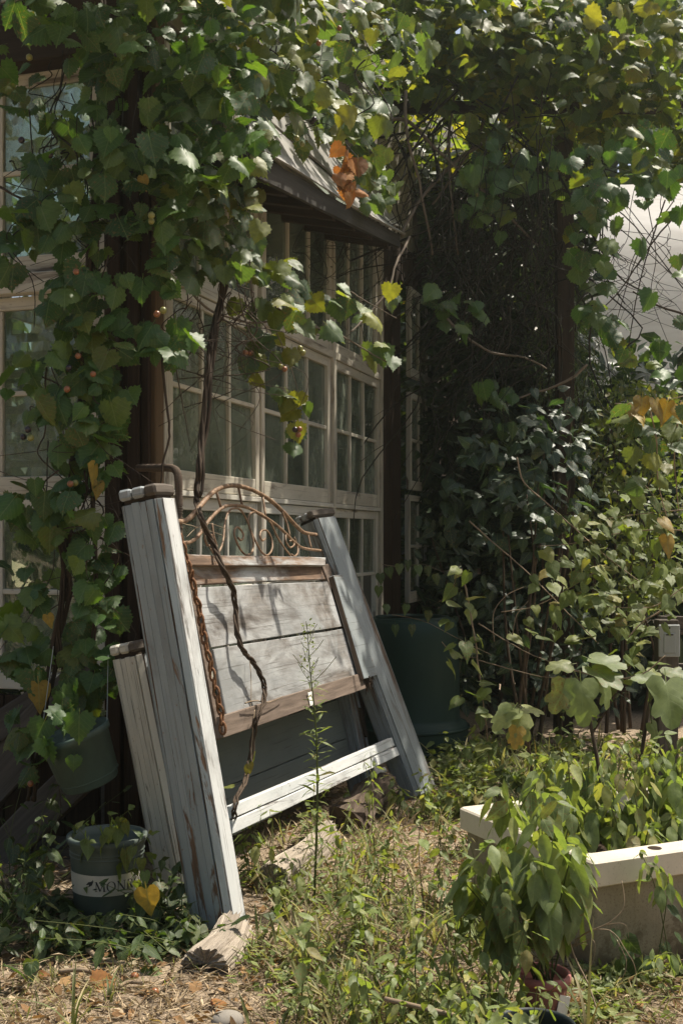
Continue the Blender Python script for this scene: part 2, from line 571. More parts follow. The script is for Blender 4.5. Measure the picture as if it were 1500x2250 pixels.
M['grape_back'] = leaf_mat('backlit_grape_leaf', [(0, (.060, .10, .030)), (.5, (.090, .135, .038)), (.75, (.14, .17, .036)), (1, (.26, .24, .035))], .55, (2.0, 1.9, .5), .5, .45)  # yellower, more translucent copy of the grape leaf, backlight put into its colour
M['grape_sun'] = leaf_mat('sunny_grape_leaf', [(0, (.062, .108, .040)), (.5, (.092, .142, .050)), (.75, (.14, .175, .045)), (1, (.25, .245, .04))], .42, (1.7, 1.75, .45), .50, .45)  # lighter copy of the grape leaf with sunlight painted into the colour
M['lime'] = leaf_mat('lime_yellow_leaf', [(0, (.13, .165, .03)), (1, (.25, .23, .035))], .45, (1.5, 1.5, .4), .5, .4)
M['yellow'] = leaf_mat('yellow_leaf', [(0, (.38, .25, .035)), (1, (.46, .31, .06))], .35, (1.4, 1.2, .5), .5, .4)
M['dead'] = leaf_mat('dead_orange_leaf', [(0, (.32, .12, .03)), (.6, (.42, .19, .06)), (1, (.25, .11, .05))], .3, (1.4, 1.1, .6), .7, .2)
M['heart'] = leaf_mat('heart_leaf', [(0, (.11, .15, .034)), (.6, (.15, .19, .045)), (.9, (.20, .215, .052)), (1, (.28, .22, .065))], .42, (1.5, 1.6, .5), .55, .35)
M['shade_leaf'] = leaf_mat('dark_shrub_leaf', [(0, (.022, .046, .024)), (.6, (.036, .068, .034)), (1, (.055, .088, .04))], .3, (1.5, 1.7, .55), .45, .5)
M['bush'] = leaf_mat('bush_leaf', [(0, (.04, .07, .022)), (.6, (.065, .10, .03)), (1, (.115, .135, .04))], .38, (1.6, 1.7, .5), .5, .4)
M['weed'] = leaf_mat('weed_leaf', [(0, (.16, .21, .065)), (.6, (.22, .265, .085)), (.9, (.28, .29, .095)), (1, (.37, .30, .11))], .42, (1.4, 1.5, .5), .5, .4)
M['sapling'] = leaf_mat('drooping_leaf', [(0, (.15, .20, .075)), (.6, (.21, .26, .10)), (1, (.29, .30, .11))], .45, (1.4, 1.5, .5), .55, .35, .6)
M['fig'] = leaf_mat('fig_leaf', [(0, (.16, .21, .085)), (.6, (.23, .27, .11)), (1, (.31, .31, .12))], .42, (1.4, 1.5, .5), .5, .35, .5)
M['grass'] = leaf_mat('grass_blade', [(0, (.17, .20, .075)), (.4, (.23, .24, .10)), (.7, (.34, .30, .15)), (1, (.46, .38, .22))], .35, (1.3, 1.4, .6), .55, .3, .1)
M['straw'] = leaf_mat('dry_straw', [(0, (.19, .13, .085)), (.5, (.40, .30, .19)), (1, (.58, .46, .31))], .15, (1, 1, .8), .8, .2, 0)
M['litter'] = leaf_mat('leaf_litter', [(0, (.10, .055, .03)), (.5, (.28, .15, .07)), (.8, (.42, .25, .11)), (1, (.5, .42, .3))], .2, (1.2, 1.1, .7), .8, .2, .1)

def grape_skin(name, c):
    t = NT(name)
    return t.base(c, .28, .5)
M['g_green'] = grape_skin('olive_grape', (.20, .19, .05))
M['g_bronze'] = grape_skin('bronze_grape', (.23, .09, .035))
M['g_dark'] = grape_skin('purple_grape', (.022, .012, .016))

# ------------------------------------------------------------------ leaves
def leaf_template(kind, seed=0, low=False):
    """base of the blade at the origin, tip at y = 1, face up +z: verts, triangles"""
    r = random.Random(seed * 17 + hash(kind) % 1 + 3)
    if kind == 'grape':
        half = [(0, 0), (.07, -.16), (.25, -.24), (.45, -.15), (.59, .04), (.58, .25), (.51, .42), (.40, .57), (.27, .70), (.13, .84)]
    elif kind == 'heart':
        half = [(0, 0), (.12, -.14), (.27, -.15), (.37, .0), (.39, .18), (.33, .38), (.22, .58), (.11, .78)]
    elif kind == 'ovate':
        half = [(0, 0), (.14, .08), (.23, .24), (.25, .42), (.20, .62), (.11, .82)]
    elif kind == 'lance':
        half = [(0, 0), (.06, .15), (.085, .40), (.07, .65), (.035, .85)]
    elif kind == 'fig':
        half = [(0, 0), (.12, -.12), (.34, -.13), (.46, .04), (.46, .20), (.36, .34), (.30, .42), (.40, .55), (.41, .69), (.33, .77), (.22, .73), (.20, .82), (.14, .95)]
    if low:
        half = half[::2] if kind in ('grape', 'fig') else [half[0]] + half[1::2]
    tip = (0, 1.0)
    pts = [(-x * r.uniform(.92, 1.08), y) for x, y in half[1:]] + [tip] + [(x * r.uniform(.92, 1.08), y) for x, y in reversed(half[1:])] + [(0, 0)]
    if kind == 'grape' and not low:
        # teeth between the outline points
        out = []
        n = len(pts)
        for i in range(n):
            a = pts[i]; b = pts[(i + 1) % n]
            out.append(a)
            if i < n - 2 and not (i in (0,)):
                mx, my = (a[0] + b[0]) / 2, (a[1] + b[1]) / 2
                cx, cy = 0, .35
                k = .88
                out.append((cx + (mx - cx) * k, cy + (my - cy) * k))
        pts = out
    cy = .33 if kind != 'lance' else .4
    curl = r.uniform(-.15, .95); fold = r.uniform(-.05, .32); droop = r.uniform(.0, .6); tw = r.uniform(-.4, .4)
    def z(x, y):
        return -curl * x * x - droop * max(y, 0) ** 2 * .6 + fold * abs(x) + tw * x * y + .035 * math.sin(9 * x + seed) * math.cos(7 * y + seed)
    verts = [(0, cy, z(0, cy))]
    n = len(pts)
    faces = []
    if low:
        verts += [(x, y, z(x, y)) for x, y in pts]
        faces = [(0, 1 + (i + 1) % n, 1 + i) for i in range(n)]
    else:
        inner = [((x) * .52, cy + (y - cy) * .52) for x, y in pts]
        if kind in ('grape', 'fig'):
            inner = inner[::2]
            verts += [(x, y, z(x, y)) for x, y in inner]
            m = len(inner)
            verts += [(x, y, z(x, y)) for x, y in pts]
            faces = [(0, 1 + (i + 1) % m, 1 + i) for i in range(m)]
            for i in range(m):
                j = (i + 1) % m
                e = 2 * i + 2 if i < m - 1 else n
                for k in range(2 * i, e):
                    faces.append((1 + i, 1 + m + (k + 1) % n, 1 + m + k))
                faces.append((1 + i, 1 + j, 1 + m + e % n))
        else:
            verts += [(x, y, z(x, y)) for x, y in inner]
            verts += [(x, y, z(x, y)) for x, y in pts]
            faces = [(0, 1 + (i + 1) % n, 1 + i) for i in range(n)]
            for i in range(n):
                j = (i + 1) % n
                faces += [(1 + i, 1 + j, 1 + n + j), (1 + i, 1 + n + j, 1 + n + i)]
        # leaf stalk
        if kind in ('grape', 'heart', 'fig'):
            b = len(verts)
            verts += [(-.014, .0, 0), (.014, .0, 0), (.012, -.30, .06), (-.012, -.30, .06)]
            faces.append((b, b + 1, b + 2)); faces.append((b, b + 2, b + 3))
    return np.array(verts, float), [tuple(f) for f in faces]

_tmpl = {}
def tmpl(kind, v=0, low=False):
    k = (kind, v, low)
    if k not in _tmpl: _tmpl[k] = leaf_template(kind, v, low)
    return _tmpl[k]
_lm = {}
def leaf_mesh(kind, mat, v):
    k = (kind, mat, v)
    if k not in _lm:
        vs_, fs_ = tmpl(kind, v)
        mb = MB()
        mb.add([V(p) for p in vs_], fs_, [[(vs_[i][0], vs_[i][1]) for i in f] for f in fs_])
        _lm[k] = mb.mesh(kind + '_leaf', M[mat], (0, 0, 0), True)
    return _lm[k]

def frame(nrm, tip):
    """rotation with z = leaf normal, y = tip direction"""
    n = V(nrm).normalized()
    t = V(tip); t = t - n * t.dot(n)
    if t.length < 1e-4: t = n.orthogonal()
    t.normalize()
    x = t.cross(n)
    return Matrix((x, t, n)).transposed()

def leaf_objs(parent, leaves, kind, mat, name='leaf', label=None):
    """leaves: (pos, normal, tip, size); each becomes an object under parent"""
    og = wloc(parent)
    out = []
    for (p, n, t, s) in leaves:
        o = bpy.data.objects.new(name, leaf_mesh(kind, mat, R.randrange(6)))
        col.objects.link(o)
        o.parent = parent
        m = frame(n, t).to_4x4()
        o.matrix_basis = Matrix.Translation(V(p) - og) @ m @ Matrix.Diagonal((s * R.uniform(.85, 1.1), s, s, 1))
        if label: o['label'] = label
        out.append(o)
    return out

def leaf_stuff(name, leaves, kind, mat, parent=None, low=False, origin=(0, 0, 0), variants=5, xs=1.0):
    """many leaves in one mesh"""
    og = wloc(parent) if parent is not None else V(origin)
    VV = []; FF = []; UV = []; base = 0
    groups = {}
    for L in leaves: groups.setdefault(R.randrange(variants), []).append(L)
    for var, ls in groups.items():
        tv, tf = tmpl(kind, var, low)
        k = len(tv)
        mats = np.zeros((len(ls), 3, 3)); loc = np.zeros((len(ls), 3))
        for i, (p, n, t, s) in enumerate(ls):
            mats[i] = np.array(frame(n, t)) * s
            mats[i][:, 0] *= xs
            loc[i] = V(p) - og
        w = np.einsum('nij,kj->nki', mats, tv) + loc[:, None, :]
        VV.append(w.reshape(-1, 3))
        f = np.array(tf)
        fa = (f[None] + (np.arange(len(ls)) * k)[:, None, None] + base).reshape(-1, 3)
        FF.append(fa)
        UV.append(np.tile(tv[f.reshape(-1)][:, :2], (len(ls), 1)))
        base += k * len(ls)
    v = np.concatenate(VV); f = np.concatenate(FF); uv = np.concatenate(UV)
    me = bpy.data.meshes.new(name)
    me.vertices.add(len(v)); me.vertices.foreach_set('co', v.reshape(-1))
    me.loops.add(f.size); me.loops.foreach_set('vertex_index', f.reshape(-1).astype(np.int32))
    me.polygons.add(len(f)); me.polygons.foreach_set('loop_start', np.arange(0, f.size, 3, dtype=np.int32))
    me.polygons.foreach_set('use_smooth', np.ones(len(f), bool))
    me.uv_layers.new(name='UVMap').data.foreach_set('uv', uv.reshape(-1))
    me.materials.append(M[mat])
    me.update(calc_edges=True)
    me.validate()
    o = bpy.data.objects.new(name, me)
    col.objects.link(o)
    if parent is not None: o.parent = parent
    else: o.location = og
    o['kind'] = 'stuff'
    return o

def blob_leaves(blobs, size, outward, spread=.45, cov=1.5, tipdown=1.0, var=.25):
    """blobs: (px, py, rx, ry, Y, dY[, weight]); leaves spread through each"""
    out = []
    ow = V(outward).normalized()
    for b in blobs:
        px, py, rx, ry, Y, dY = b[:6]
        w = b[6] if len(b) > 6 else 1.0
        sp = size * F / Y
        n = max(1, int(cov * w * math.pi * rx * ry / (.55 * sp * sp)))
        for _ in range(n):
            a = R.uniform(0, 6.2832); q = math.sqrt(R.random())
            p = P(px + rx * q * math.cos(a), py + ry * q * math.sin(a), Y + R.gauss(0, dY))
            nn = ow + gv(spread)
            tp = V((R.gauss(0, .45), R.gauss(0, .35), -tipdown + R.gauss(0, .35)))
            s = size * R.uniform(1 - var, 1 + var)
            out.append((p, nn, tp, s))
    return out

def foliage(parent, leaves, kind, mat, nparts=300, label=None, low=False):
    """the largest in view become objects, the rest one part of kind stuff"""
    leaves = sorted(leaves, key=lambda L: L[0].y - L[3] * 4)
    leaf_objs(parent, leaves[:nparts], kind, mat)
    if len(leaves) > nparts:
        leaf_stuff('foliage', leaves[nparts:], kind, mat, parent, low)

# ------------------------------------------------------------------ ground
def ground():
    xs = np.concatenate([np.linspace(-90, -4, 14), np.linspace(-3.6, 3.6, 121), np.linspace(4, 90, 14)])
    ys = np.concatenate([np.linspace(-40, 1.6, 12), np.linspace(1.9, 9.1, 121), np.linspace(9.6, 160, 20)])
    X, Y = np.meshgrid(xs, ys)
    def hn(f, a, s):
        r = np.random.default_rng(s)
        z = 0
        for _ in range(7):
            k = r.normal(size=2) * f; p = r.uniform(0, 6.3)
            z = z + np.sin(k[0] * X + k[1] * Y + p)
        return z * a / 7
    Z = hn(1.8, .03, 1) + hn(7, .014, 2) + hn(22, .008, 3) - .008
    near = (np.abs(X) < 3.7) & (Y > 1.8) & (Y < 9.2)
    Z = np.where(near, Z, -.01)
    v = np.stack([X, Y, Z], -1).reshape(-1, 3)
    nx, ny = len(xs), len(ys)
    i = np.arange(ny - 1)[:, None] * nx + np.arange(nx - 1)[None]
    f = np.stack([i, i + 1, i + nx + 1, i + nx], -1).reshape(-1, 4)
    me = bpy.data.meshes.new('ground')
    me.from_pydata(v.tolist(), [], f.tolist())
    me.polygons.foreach_set('use_smooth', [True] * len(me.polygons))
    me.materials.append(M['ground'])
    o = bpy.data.objects.new('ground', me)
    col.objects.link(o)
    tag(o, 'dry sandy soil with straw and litter', None, None, 'structure')
    return (xs, ys, Z)
GX, GY, GZ = ground()
def gz(x, y):
    i = min(max(int(np.searchsorted(GX, x)), 1), len(GX) - 1); j = min(max(int(np.searchsorted(GY, y)), 1), len(GY) - 1)
    return float(GZ[j, i])

# ------------------------------------------------------------------ the shed of old windows
shed = thing('window_shed', 'dark wooden shed with walls of old many paned windows under vines', 'shed', (C0.x, C0.y, 0))

def sash(wallf, nrm, s0, s1, z0, z1, off, ncols, nrows, mat, name='sash_window', stile=.055, rail=.07, panes=True, gap=()):
    """one glazed sash: frame with muntins and panes as its sub-parts"""
    e = (wallf(1, 0) - wallf(0, 0)).normalized(); n = V(nrm)
    th = .018
    fr = MB()
    def bar(mb, sa, sb, za, zb, o=0.0, t=th, bev=.003, along='z'):
        c = wallf((sa + sb) / 2, (za + zb) / 2, off + o)
        hs, hz = e * abs(sb - sa) / 2, UP * abs(zb - za) / 2
        if along == 'z': mb.box(c, hz, hs, n * t, bev, 2, .0012)
        else: mb.box(c, hs, hz, n * t, bev, 2, .0012)
    sg = 1
    bar(fr, s0, s0 + stile, z0, z1)
    bar(fr, s1 - stile, s1, z0, z1)
    bar(fr, s0 + stile, s1 - stile, z0, z0 + rail, -.001, along='s')
    bar(fr, s0 + stile, s1 - stile, z1 - stile, z1, -.001, along='s')
    w = fr.build(name, mat, shed)
    ia, ib, ja, jb = s0 + stile, s1 - stile, z0 + rail, z1 - stile
    mw = .011
    for k in range(1, ncols):
        x = ia + (ib - ia) * k / ncols + R.gauss(0, .002)
        mb = MB(); bar(mb, x - mw, x + mw, ja, jb, 0, .013)
        mb.build('muntin', mat, w)
    for k in range(1, nrows):
        z = ja + (jb - ja) * k / nrows
        mb = MB(); bar(mb, ia, ib, z - mw, z + mw, .0, .011, along='s')
        mb.build('muntin', mat, w)
    if panes:
        for a in range(ncols):
            for b in range(nrows):
                if (a, b) in gap: continue
                xa = ia + (ib - ia) * a / ncols; xb = ia + (ib - ia) * (a + 1) / ncols
                za = ja + (jb - ja) * b / nrows; zb = ja + (jb - ja) * (b + 1) / nrows
                mb = MB()
                tl = R.gauss(0, .003)
                c = wallf((xa + xb) / 2, (za + zb) / 2, off - .004)
                mb.box(c + n * tl * .3, e * (xb - xa) / 2, UP * (zb - za) / 2 + n * tl, n * .0015, 0)
                mb.build('pane', M['glass'], w)
    return w

# long wall: three bays of three tiers
bays = [(.10, 1.15), (1.19, 2.33), (2.37, 3.38)]
tiers = [(.62, 1.475, 2), (1.505, 2.38, 2), (2.43, 3.35, 1)]
for bi, (a, b) in enumerate(bays):
    for ti, (z0, z1, nr) in enumerate(tiers):
        m = M['window'] if ti else M['window_white']
        sash(RW, N, a, b, z0, z1, .010 if (bi + ti) % 2 else .0, 3 if bi != 1 or ti != 0 else 4, nr, m, rail=.085 if ti == 1 else .065,
             gap=((2, 0),) if (bi == 2 and ti == 0) else ())
# mullions and trim between the sashes
for sx, w in ((1.17, .018), (2.35, .018), (.075, .024), (3.41, .028)):
    mb = MB(); mb.box(RW(sx, 1.98, .012), UP * 1.40, U * w, N * .028, .003, 3, .002)
    mb.build('mullion', M['window'], shed)
for z, w, mm in ((1.490, .012, 'window_white'), (2.405, .022, 'window')):
    for a, b in bays:
        mb = MB(); mb.box(RW((a + b) / 2, z, .026), U * (b - a - .004) / 2, UP * w, N * .012, .002, 2, .001)
        mb.build('trim_board', M[mm], shed)
mb = MB(); mb.box(RW(1.75, .585, .02), U * 1.70, UP * .03, N * .05, .004, 4, .002)
mb.build('sill', M['window_white'], shed)
# far window beyond the board wall
sash(RW, N, 4.13, 5.02, .80, 1.62, .03, 3, 2, M['cream'], rail=.085, stile=.045)
sash(RW, N, 4.17, 5.04, 1.66, 2.40, .03, 3, 2, M['cream'], rail=.07, stile=.045)
sash(RW, N, 4.17, 5.04, 2.52, 3.2, .03, 3, 1, M['cream'], rail=.07, stile=.045)

# short wall on the left
lb = [(.22, 1.20), (1.24, 2.24)]
for bi, (a, b) in enumerate(lb):
    for ti, (z0, z1, nr) in enumerate([(.645, 1.465, 2), (1.485, 2.33, 2), (2.43, 3.285, 2)]):
        sash(LW, MD, a, b, z0, z1, 0, 2, nr, M['window_white'] if ti == 0 else M['window'], rail=.075)
for sx in (.195, 1.22):
    mb = MB(); mb.box(LW(sx, 1.92, .012), UP * 1.34, WD * .022, MD * .028, .003, 3, .002)
    mb.build('mullion', M['window_white'], shed)
mb = MB(); mb.box(LW(1.2, 2.38, .03), WD * 1.03, UP * .043, MD * .03, .004, 3, .002)
mb.build('trim_board', M['window'], shed)
mb = MB(); mb.box(LW(1.2, 3.42, .06), WD * 1.15, UP * .13, MD * .06, .006, 3, .003)
mb.build('beam', M['beam'], shed)
mb = MB(); mb.box(LW(1.2, 3.62, .02), WD * 1.15, UP * .04, MD * .05, .004, 3, .003)
mb.build('beam', M['window'], shed)
# louvre blades seen through the left windows
for k in range(9):
    mb = MB(); mb.box(LW(.85, 1.56 + k * .085, -.42), WD * .40, MD * .035 + UP * .012, UP * .003, 0)
    mb.build('louvre', M['window_white'], shed)

# corner: dark boards, a tan board, siding
def wall_board(wf, nrm, s0, s1, z0, z1, off, th, mat, name='siding_board'):
    e = (wf(1, 0) - wf(0, 0)).normalized()
    mb = MB()
    mb.box(wf((s0 + s1) / 2, (z0 + z1) / 2, off), UP * (z1 - z0) / 2, e * (s1 - s0) / 2, V(nrm) * th, .003, 5, .002)
    return mb.build(name, M[mat], shed)
wall_board(RW, N, -.03, .048, .0, 3.5, .022, .018, 'tan_board', 'corner_board')
sx = -.02
for w, o in ((.035, .035), (.05, .05), (.03, .025), (.055, .045), (.022, .03)):
    wall_board(LW, MD, sx, sx + w, 0, 3.5, o, .02, 'siding', 'corner_board')
    sx += w + .004
x = .10
while x < 3.4:
    w = R.uniform(.10, .14)
    wall_board(RW, N, x, min(x + w, 3.4), 0, .55, R.uniform(-.004, .004), .012, 'siding'); x += w + .006
x = 3.44
while x < 7.2:
    w = R.uniform(.085, .13)
    if x + w < 4.12 or x > 5.05:
        wall_board(RW, N, x, x + w, 0, 3.5, R.uniform(-.006, .006), .012, 'siding')
    else:
        wall_board(RW, N, x, x + w, 0, .78, R.uniform(-.004, .004), .012, 'siding')
        wall_board(RW, N, x, x + w, 3.22, 3.5, R.uniform(-.004, .004), .012, 'siding')
    x += w + .006
x = .24
while x < 2.3:
    w = R.uniform(.12, .17)
    wall_board(LW, MD, x, x + w, 0, .62, R.uniform(-.004, .004), .012, 'siding'); x += w + .006
# upper wall and roof
x = .1
while x < 7.0:
    w = .30
    wall_board(RW, N, x, x + w, 3.52, 5.0, -.02 + R.uniform(-.003, .003), .012, 'beige_wall', 'upper_board'); x += w + .008

e0, e1 = RWpx(560, 322, .50), RWpx(889, 515, .45)
m0, m1 = RWpx(560, 238, .30), RWpx(850, 490, .30)
m0 = RWpx(530, 215, .30)
u0, u1 = RWpx(590, 145, .10), RWpx(889, 500, .10)
dn = -N * .012 - UP * .004
mb = MB(); mb.slab(e0, e1, m1, m0, dn, .001, 5, .006)
mb.build('roof_sheet', M['roof'], shed)
mb = MB(); mb.slab(m0 - N * .03 + N * .045, m1 + N * .015, u1, u0, dn, .001, 5, .006)
mb.build('roof_sheet', M['roof'], shed)
mb = MB(); fz = V((0, 0, -.10)); mb.slab(e0 + fz - N * .03, e1 + fz * .8 - N * .03, e1 - N * .03 - UP * .004, e0 - N * .03 - UP * .004, -N * .022, .002, 6, .004)
mb.build('fascia', M['fascia'], shed)
for k in range(7):
    a = e0.lerp(e1, (k + .5) / 7) - N * .06 - UP * .06
    b = a - N * .48 + UP * .10
    mb = MB(); mb.box((a + b) / 2, (b - a) / 2, U * .022, UP * .04, .003)
    mb.build('rafter', M['beam'], shed)
# main roof of the shed, translucent sheets over the glazed room
for k in range(6):
    a = k * 1.15
    mb = MB(); p = [RW(a - .3, 4.0, .0), RW(a + .84, 4.0, .0), RW(a + .84, 4.9, -2.6), RW(a - .3, 4.9, -2.6)]
    mb.slab(*p, V((0, 0, -.012)), .0)
    mb.build('roof_sheet', M['roof_clear'], shed)
mb = MB(); mb.box(RW(1.7, -.02, -1.4) + UP * .03, U * 1.9, N * 1.35, UP * .02, 0)
mb.build('floor', M['grey_wood'], shed)
for k in range(9):            # studs of the far side of the room
    mb = MB(); mb.box(RW(-.2 + k * .5, 1.9, -2.6), UP * 1.9, U * .05, N * .05, .003)
    mb.build('stud', M['window'], shed)
for z in (.9, 1.9, 2.9):
    mb = MB(); mb.box(RW(1.8, z, -2.52), U * 2.1, UP * .04, N * .025, .003)
    mb.build('inner_rail', M['window'], shed)
mb = MB(); mb.box(RW(4.0, 1.9, -1.35), UP * 1.9, N * 1.3, U * .03, .003)
mb.build('inner_partition', M['beige_wall'], shed)
for z in (.95, 1.35):
    mb = MB(); mb.box(LW(.9, z, -.75), WD * .6, MD * .16, UP * .016, .002)
    mb.build('shelf', M['window'], shed)

# bent reinforcing bar in front of the corner
pts = smooth_path([P(305, 1028, 4.60), P(345, 1028, 4.5), P(372, 1028, 4.42), P(386, 1033, 4.38), P(392, 1050, 4.36), P(393, 1090, 4.36), P(394, 1160, 4.36), P(400, 1500, 4.4), G(405, 1830)], 5)
mb = MB(); mb.tube(pts, .013, 8)
for i in range(0, len(pts) - 1, 1):
    a, b = pts[i], pts[i + 1]
    for k in range(3):
        c = a.lerp(b, k / 3); d = (b - a).normalized()
        mb.tube([c - d * .002, c + d * .002], .0155, 8)
o = mb.build('bent_rebar', M['log_brown'], None, True)
tag(o, 'rusty ribbed iron bar bent over beside the dark corner boards', 'iron bar')

# ------------------------------------------------------------------ headboard
def lean(bpx, tpx, perp):
    B = G(*bpx)
    k = (tpx[0] - CX) / F
    a = (k * B.y - B.x) / (perp.x - k * perp.y)
    T = B + perp * a
    T.z = CAMH - (tpx[1] - HOR) / F * T.y
    return B, T
LB = G(483, 2040); RB = G(918, 1745)
UH = (RB - LB).normalized(); NH = V((UH.y, -UH.x, 0))
LB, LT = lean((483, 2040), (326, 1103), -NH)
RB, RT = lean((918, 1745), (697, 1146), -NH)
def S(a, b, off=0.0):
    l = LB.lerp(LT, b); r = RB.lerp(RT, b)
    p = l.lerp(r, a)
    if off:
        n = (r - l).cross(LT.lerp(RT, a) - LB.lerp(RB, a)).normalized()
        p = p + n * off
    return p
def hb(px, py, off=0.0):
    """point of the headboard plane (or off it towards the viewer's side) under a pixel"""
    a, b = .5, .5
    for _ in range(25):
        q = pix(S(a, b, off)); h = 1e-3
        qa = pix(S(a + h, b, off)); qb = pix(S(a, b + h, off))
        J = np.array([[(qa[0] - q[0]) / h, (qb[0] - q[0]) / h], [(qa[1] - q[1]) / h, (qb[1] - q[1]) / h]])
        d = np.linalg.solve(J, np.array([px - q[0], py - q[1]]))
        a += float(np.clip(d[0], -.5, .5)); b += float(np.clip(d[1], -.5, .5))
    return S(a, b, off)

bed = thing('headboard', 'tall peeling grey blue headboard with iron crest leaning on the window wall', 'headboard', (S(.5, 0).x, S(.5, 0).y, 0))

def bed_post(root, B, T, eu, wu, wn_, mat, nfront, nside, cap_mat, cap=True, mat_side=None):
    """tongue and groove post: core, slats on the faces, corner beads and a rolled cap. eu: direction along the bed"""
    ev = (T - B).normalized(); L = (T - B).length
    eu = (V(eu) - ev * V(eu).dot(ev)).normalized()
    en = eu.cross(ev).normalized()
    if en.dot(NH) < 0: en = -en
    C = (B + T) / 2
    mb = MB(); mb.box(C, ev * L / 2, eu * (wu / 2 - .008), en * (wn_ / 2 - .008), .012, 2)
    post = mb.build('post', M['beam'], root)
    ch = .020
    def face(o, across, half, nrm, depth, k, mm):
        w = 2 * half / k
        for i in range(k):
            c = C + nrm * depth + across * (-half + w * (i + .5))
            mb = MB()
            mb.box(c, ev * (L / 2 - R.uniform(0, .006)), across * (w / 2 - R.uniform(.0001, .0006)), nrm * .006, .0007, 6, .0005)
            mb.build('slat', mm, post)
    face(0, en, wn_ / 2 - ch, -eu, wu / 2, nfront, M[mat])
    face(0, en, wn_ / 2 - ch, eu, wu / 2, nfront, M[mat])
    face(0, eu, wu / 2 - ch, en, wn_ / 2, nside, M[mat_side or mat])
    face(0, eu, wu / 2 - ch, -en, wn_ / 2, nside, M[mat])
    for a in (-1, 1):
        for b in (-1, 1):
            d = (eu * a + en * b).normalized(); q = (eu * a - en * b).normalized()
            c = C + eu * a * (wu / 2 - ch * .48) + en * b * (wn_ / 2 - ch * .48)
            mb = MB(); mb.box(c, ev * (L / 2 - .003), q * ch * .60, d * .006, .0008, 6, .0006)
            mb.build('corner_strip', M[mat], post)
    if cap:
        top = T + ev * .014
        cp = MB(); cp.box(top - ev * .010, eu * wu * .42, en * wn_ * .42, ev * .012, .003)
        cp.build('cap_neck', M['beam'], post)
        segs = 3
        for i in range(segs):
            c = top + ev * .017 + en * (-wn_ * .5 + wn_ * (i + .5) / segs)
            pr = []
            mb = MB(); mb.box(c, eu * (wu * .56), en * (wn_ / segs * .47), ev * .019, .008, 1, .001)
            mb.build('cap', M[cap_mat if i < segs - 1 else 'grey_wood'], post)
    return post, ev, eu, en
lp = bed_post(bed, LB, LT, UH, .12, .150, 'blue', 4, 1, 'blue_worn', True, 'white_sunlit')  # white inner side is sunlight painted onto the blue post
eur = (UH * .985 + NH * .25)
rp = bed_post(bed, RB, RT, eur.normalized(), .19, .12, 'blue_worn', 3, 2, 'blue_worn', True, 'blue_worn')

def board(name, quad, mat, th=.02, off=0.0, parent=bed, cuts=7, jit=.0018, bevel=.0025):
    a, b, c, d = [hb(x, y, off) for x, y in quad]
    n = (b - a).cross(d - a).normalized()
    if n.dot(NH) < 0: n = -n
    mb = MB(); mb.slab(a, b, c, d, -n * th, bevel, cuts, jit)
    return mb.build(name, M[mat], parent)
# quads run from lower left to lower right, upper right, upper left
board('top_rail', [(404, 1241), (716, 1243), (716, 1225), (402, 1217)], 'panel_brown', .06, .035)
board('plank', [(428, 1284), (726, 1272), (708, 1243), (416, 1240)], 'panel_brown', .022, .004)
board('plank', [(466, 1423), (752, 1376), (722, 1277), (430, 1291)], 'panel', .022, .010)
board('plank', [(498, 1571), (800, 1477), (754, 1381), (468, 1427)], 'panel', .022, .006)
board('bottom_rail', [(492, 1621), (806, 1512), (798, 1478), (490, 1571)], 'bare_rail', .04, .022)
board('lower_rail', [(512, 1833), (886, 1655), (877, 1637), (512, 1803)], 'white_sunlit', .03, .016)
board('lower_rail', [(512, 1799), (877, 1635), (868, 1618), (512, 1770)], 'white_sunlit', .03, .014)
# the strip on the inner side of the right post, broken off at its foot
board('broken_strip', [(800, 1492), (832, 1482), (756, 1262), (734, 1263)], 'blue_worn', .03, .045, cuts=5)
mb = MB()
br = hb(812, 1497, .04)
for k in range(26):
    p = br + UH * R.uniform(-.03, .03) + NH * R.uniform(-.02, .01) + UP * R.uniform(-.02, .03)
    d = (LT - LB).normalized() * -R.uniform(.02, .05) + gv(.008)
    mb.tube([p, p + d], [R.uniform(.003, .007), .001], 4)
mb.build('splinters', M['bark'], bed)
tag(bpy.data.objects['splinters'], kind='stuff')
board('cleat_and_gap', [(728, 1295), (738, 1290), (724, 1238), (706, 1240)], 'bare_rail', .03, .012, cuts=1)
board('cleat_and_gap', [(482, 1625), (492, 1622), (418, 1245), (404, 1230)], 'bare_rail', .05, -.005, cuts=4)
board('cleat_and_gap', [(800, 1490), (812, 1486), (735, 1280), (722, 1270)], 'beam', .05, -.012, cuts=4)  # dark strip standing for the shaded gap between panel and post

# iron crest
crest_off = .0
def iron(pts, r, name):
    p = smooth_path([hb(x, y, crest_off) for x, y in pts], 4)
    mb = MB(); mb.tube(p, [r * (.86 + R.uniform(-.05, .05)) for _ in p], 8)
    return mb.build(name, M['rust_light'], bed, True)
iron([(384, 1147), (405, 1145), (420, 1135), (440, 1112), (460, 1089), (480, 1074), (505, 1067), (530, 1069), (560, 1079), (595, 1100), (625, 1128), (650, 1155), (668, 1170), (694, 1175)], .0115, 'crest_arch')
iron([(400, 1193), (420, 1190), (440, 1172), (462, 1140), (490, 1115), (515, 1110), (545, 1116), (580, 1135), (615, 1160), (645, 1190), (665, 1204), (704, 1210)], .0085, 'crest_arch')
for a in ([(475, 1080), (486, 1116)], [(524, 1070), (532, 1110)], [(577, 1090), (584, 1136)], [(619, 1124), (630, 1150), (637, 1180)], [(676, 1173), (684, 1206)]):
    iron(a, .006, 'crest_bar')
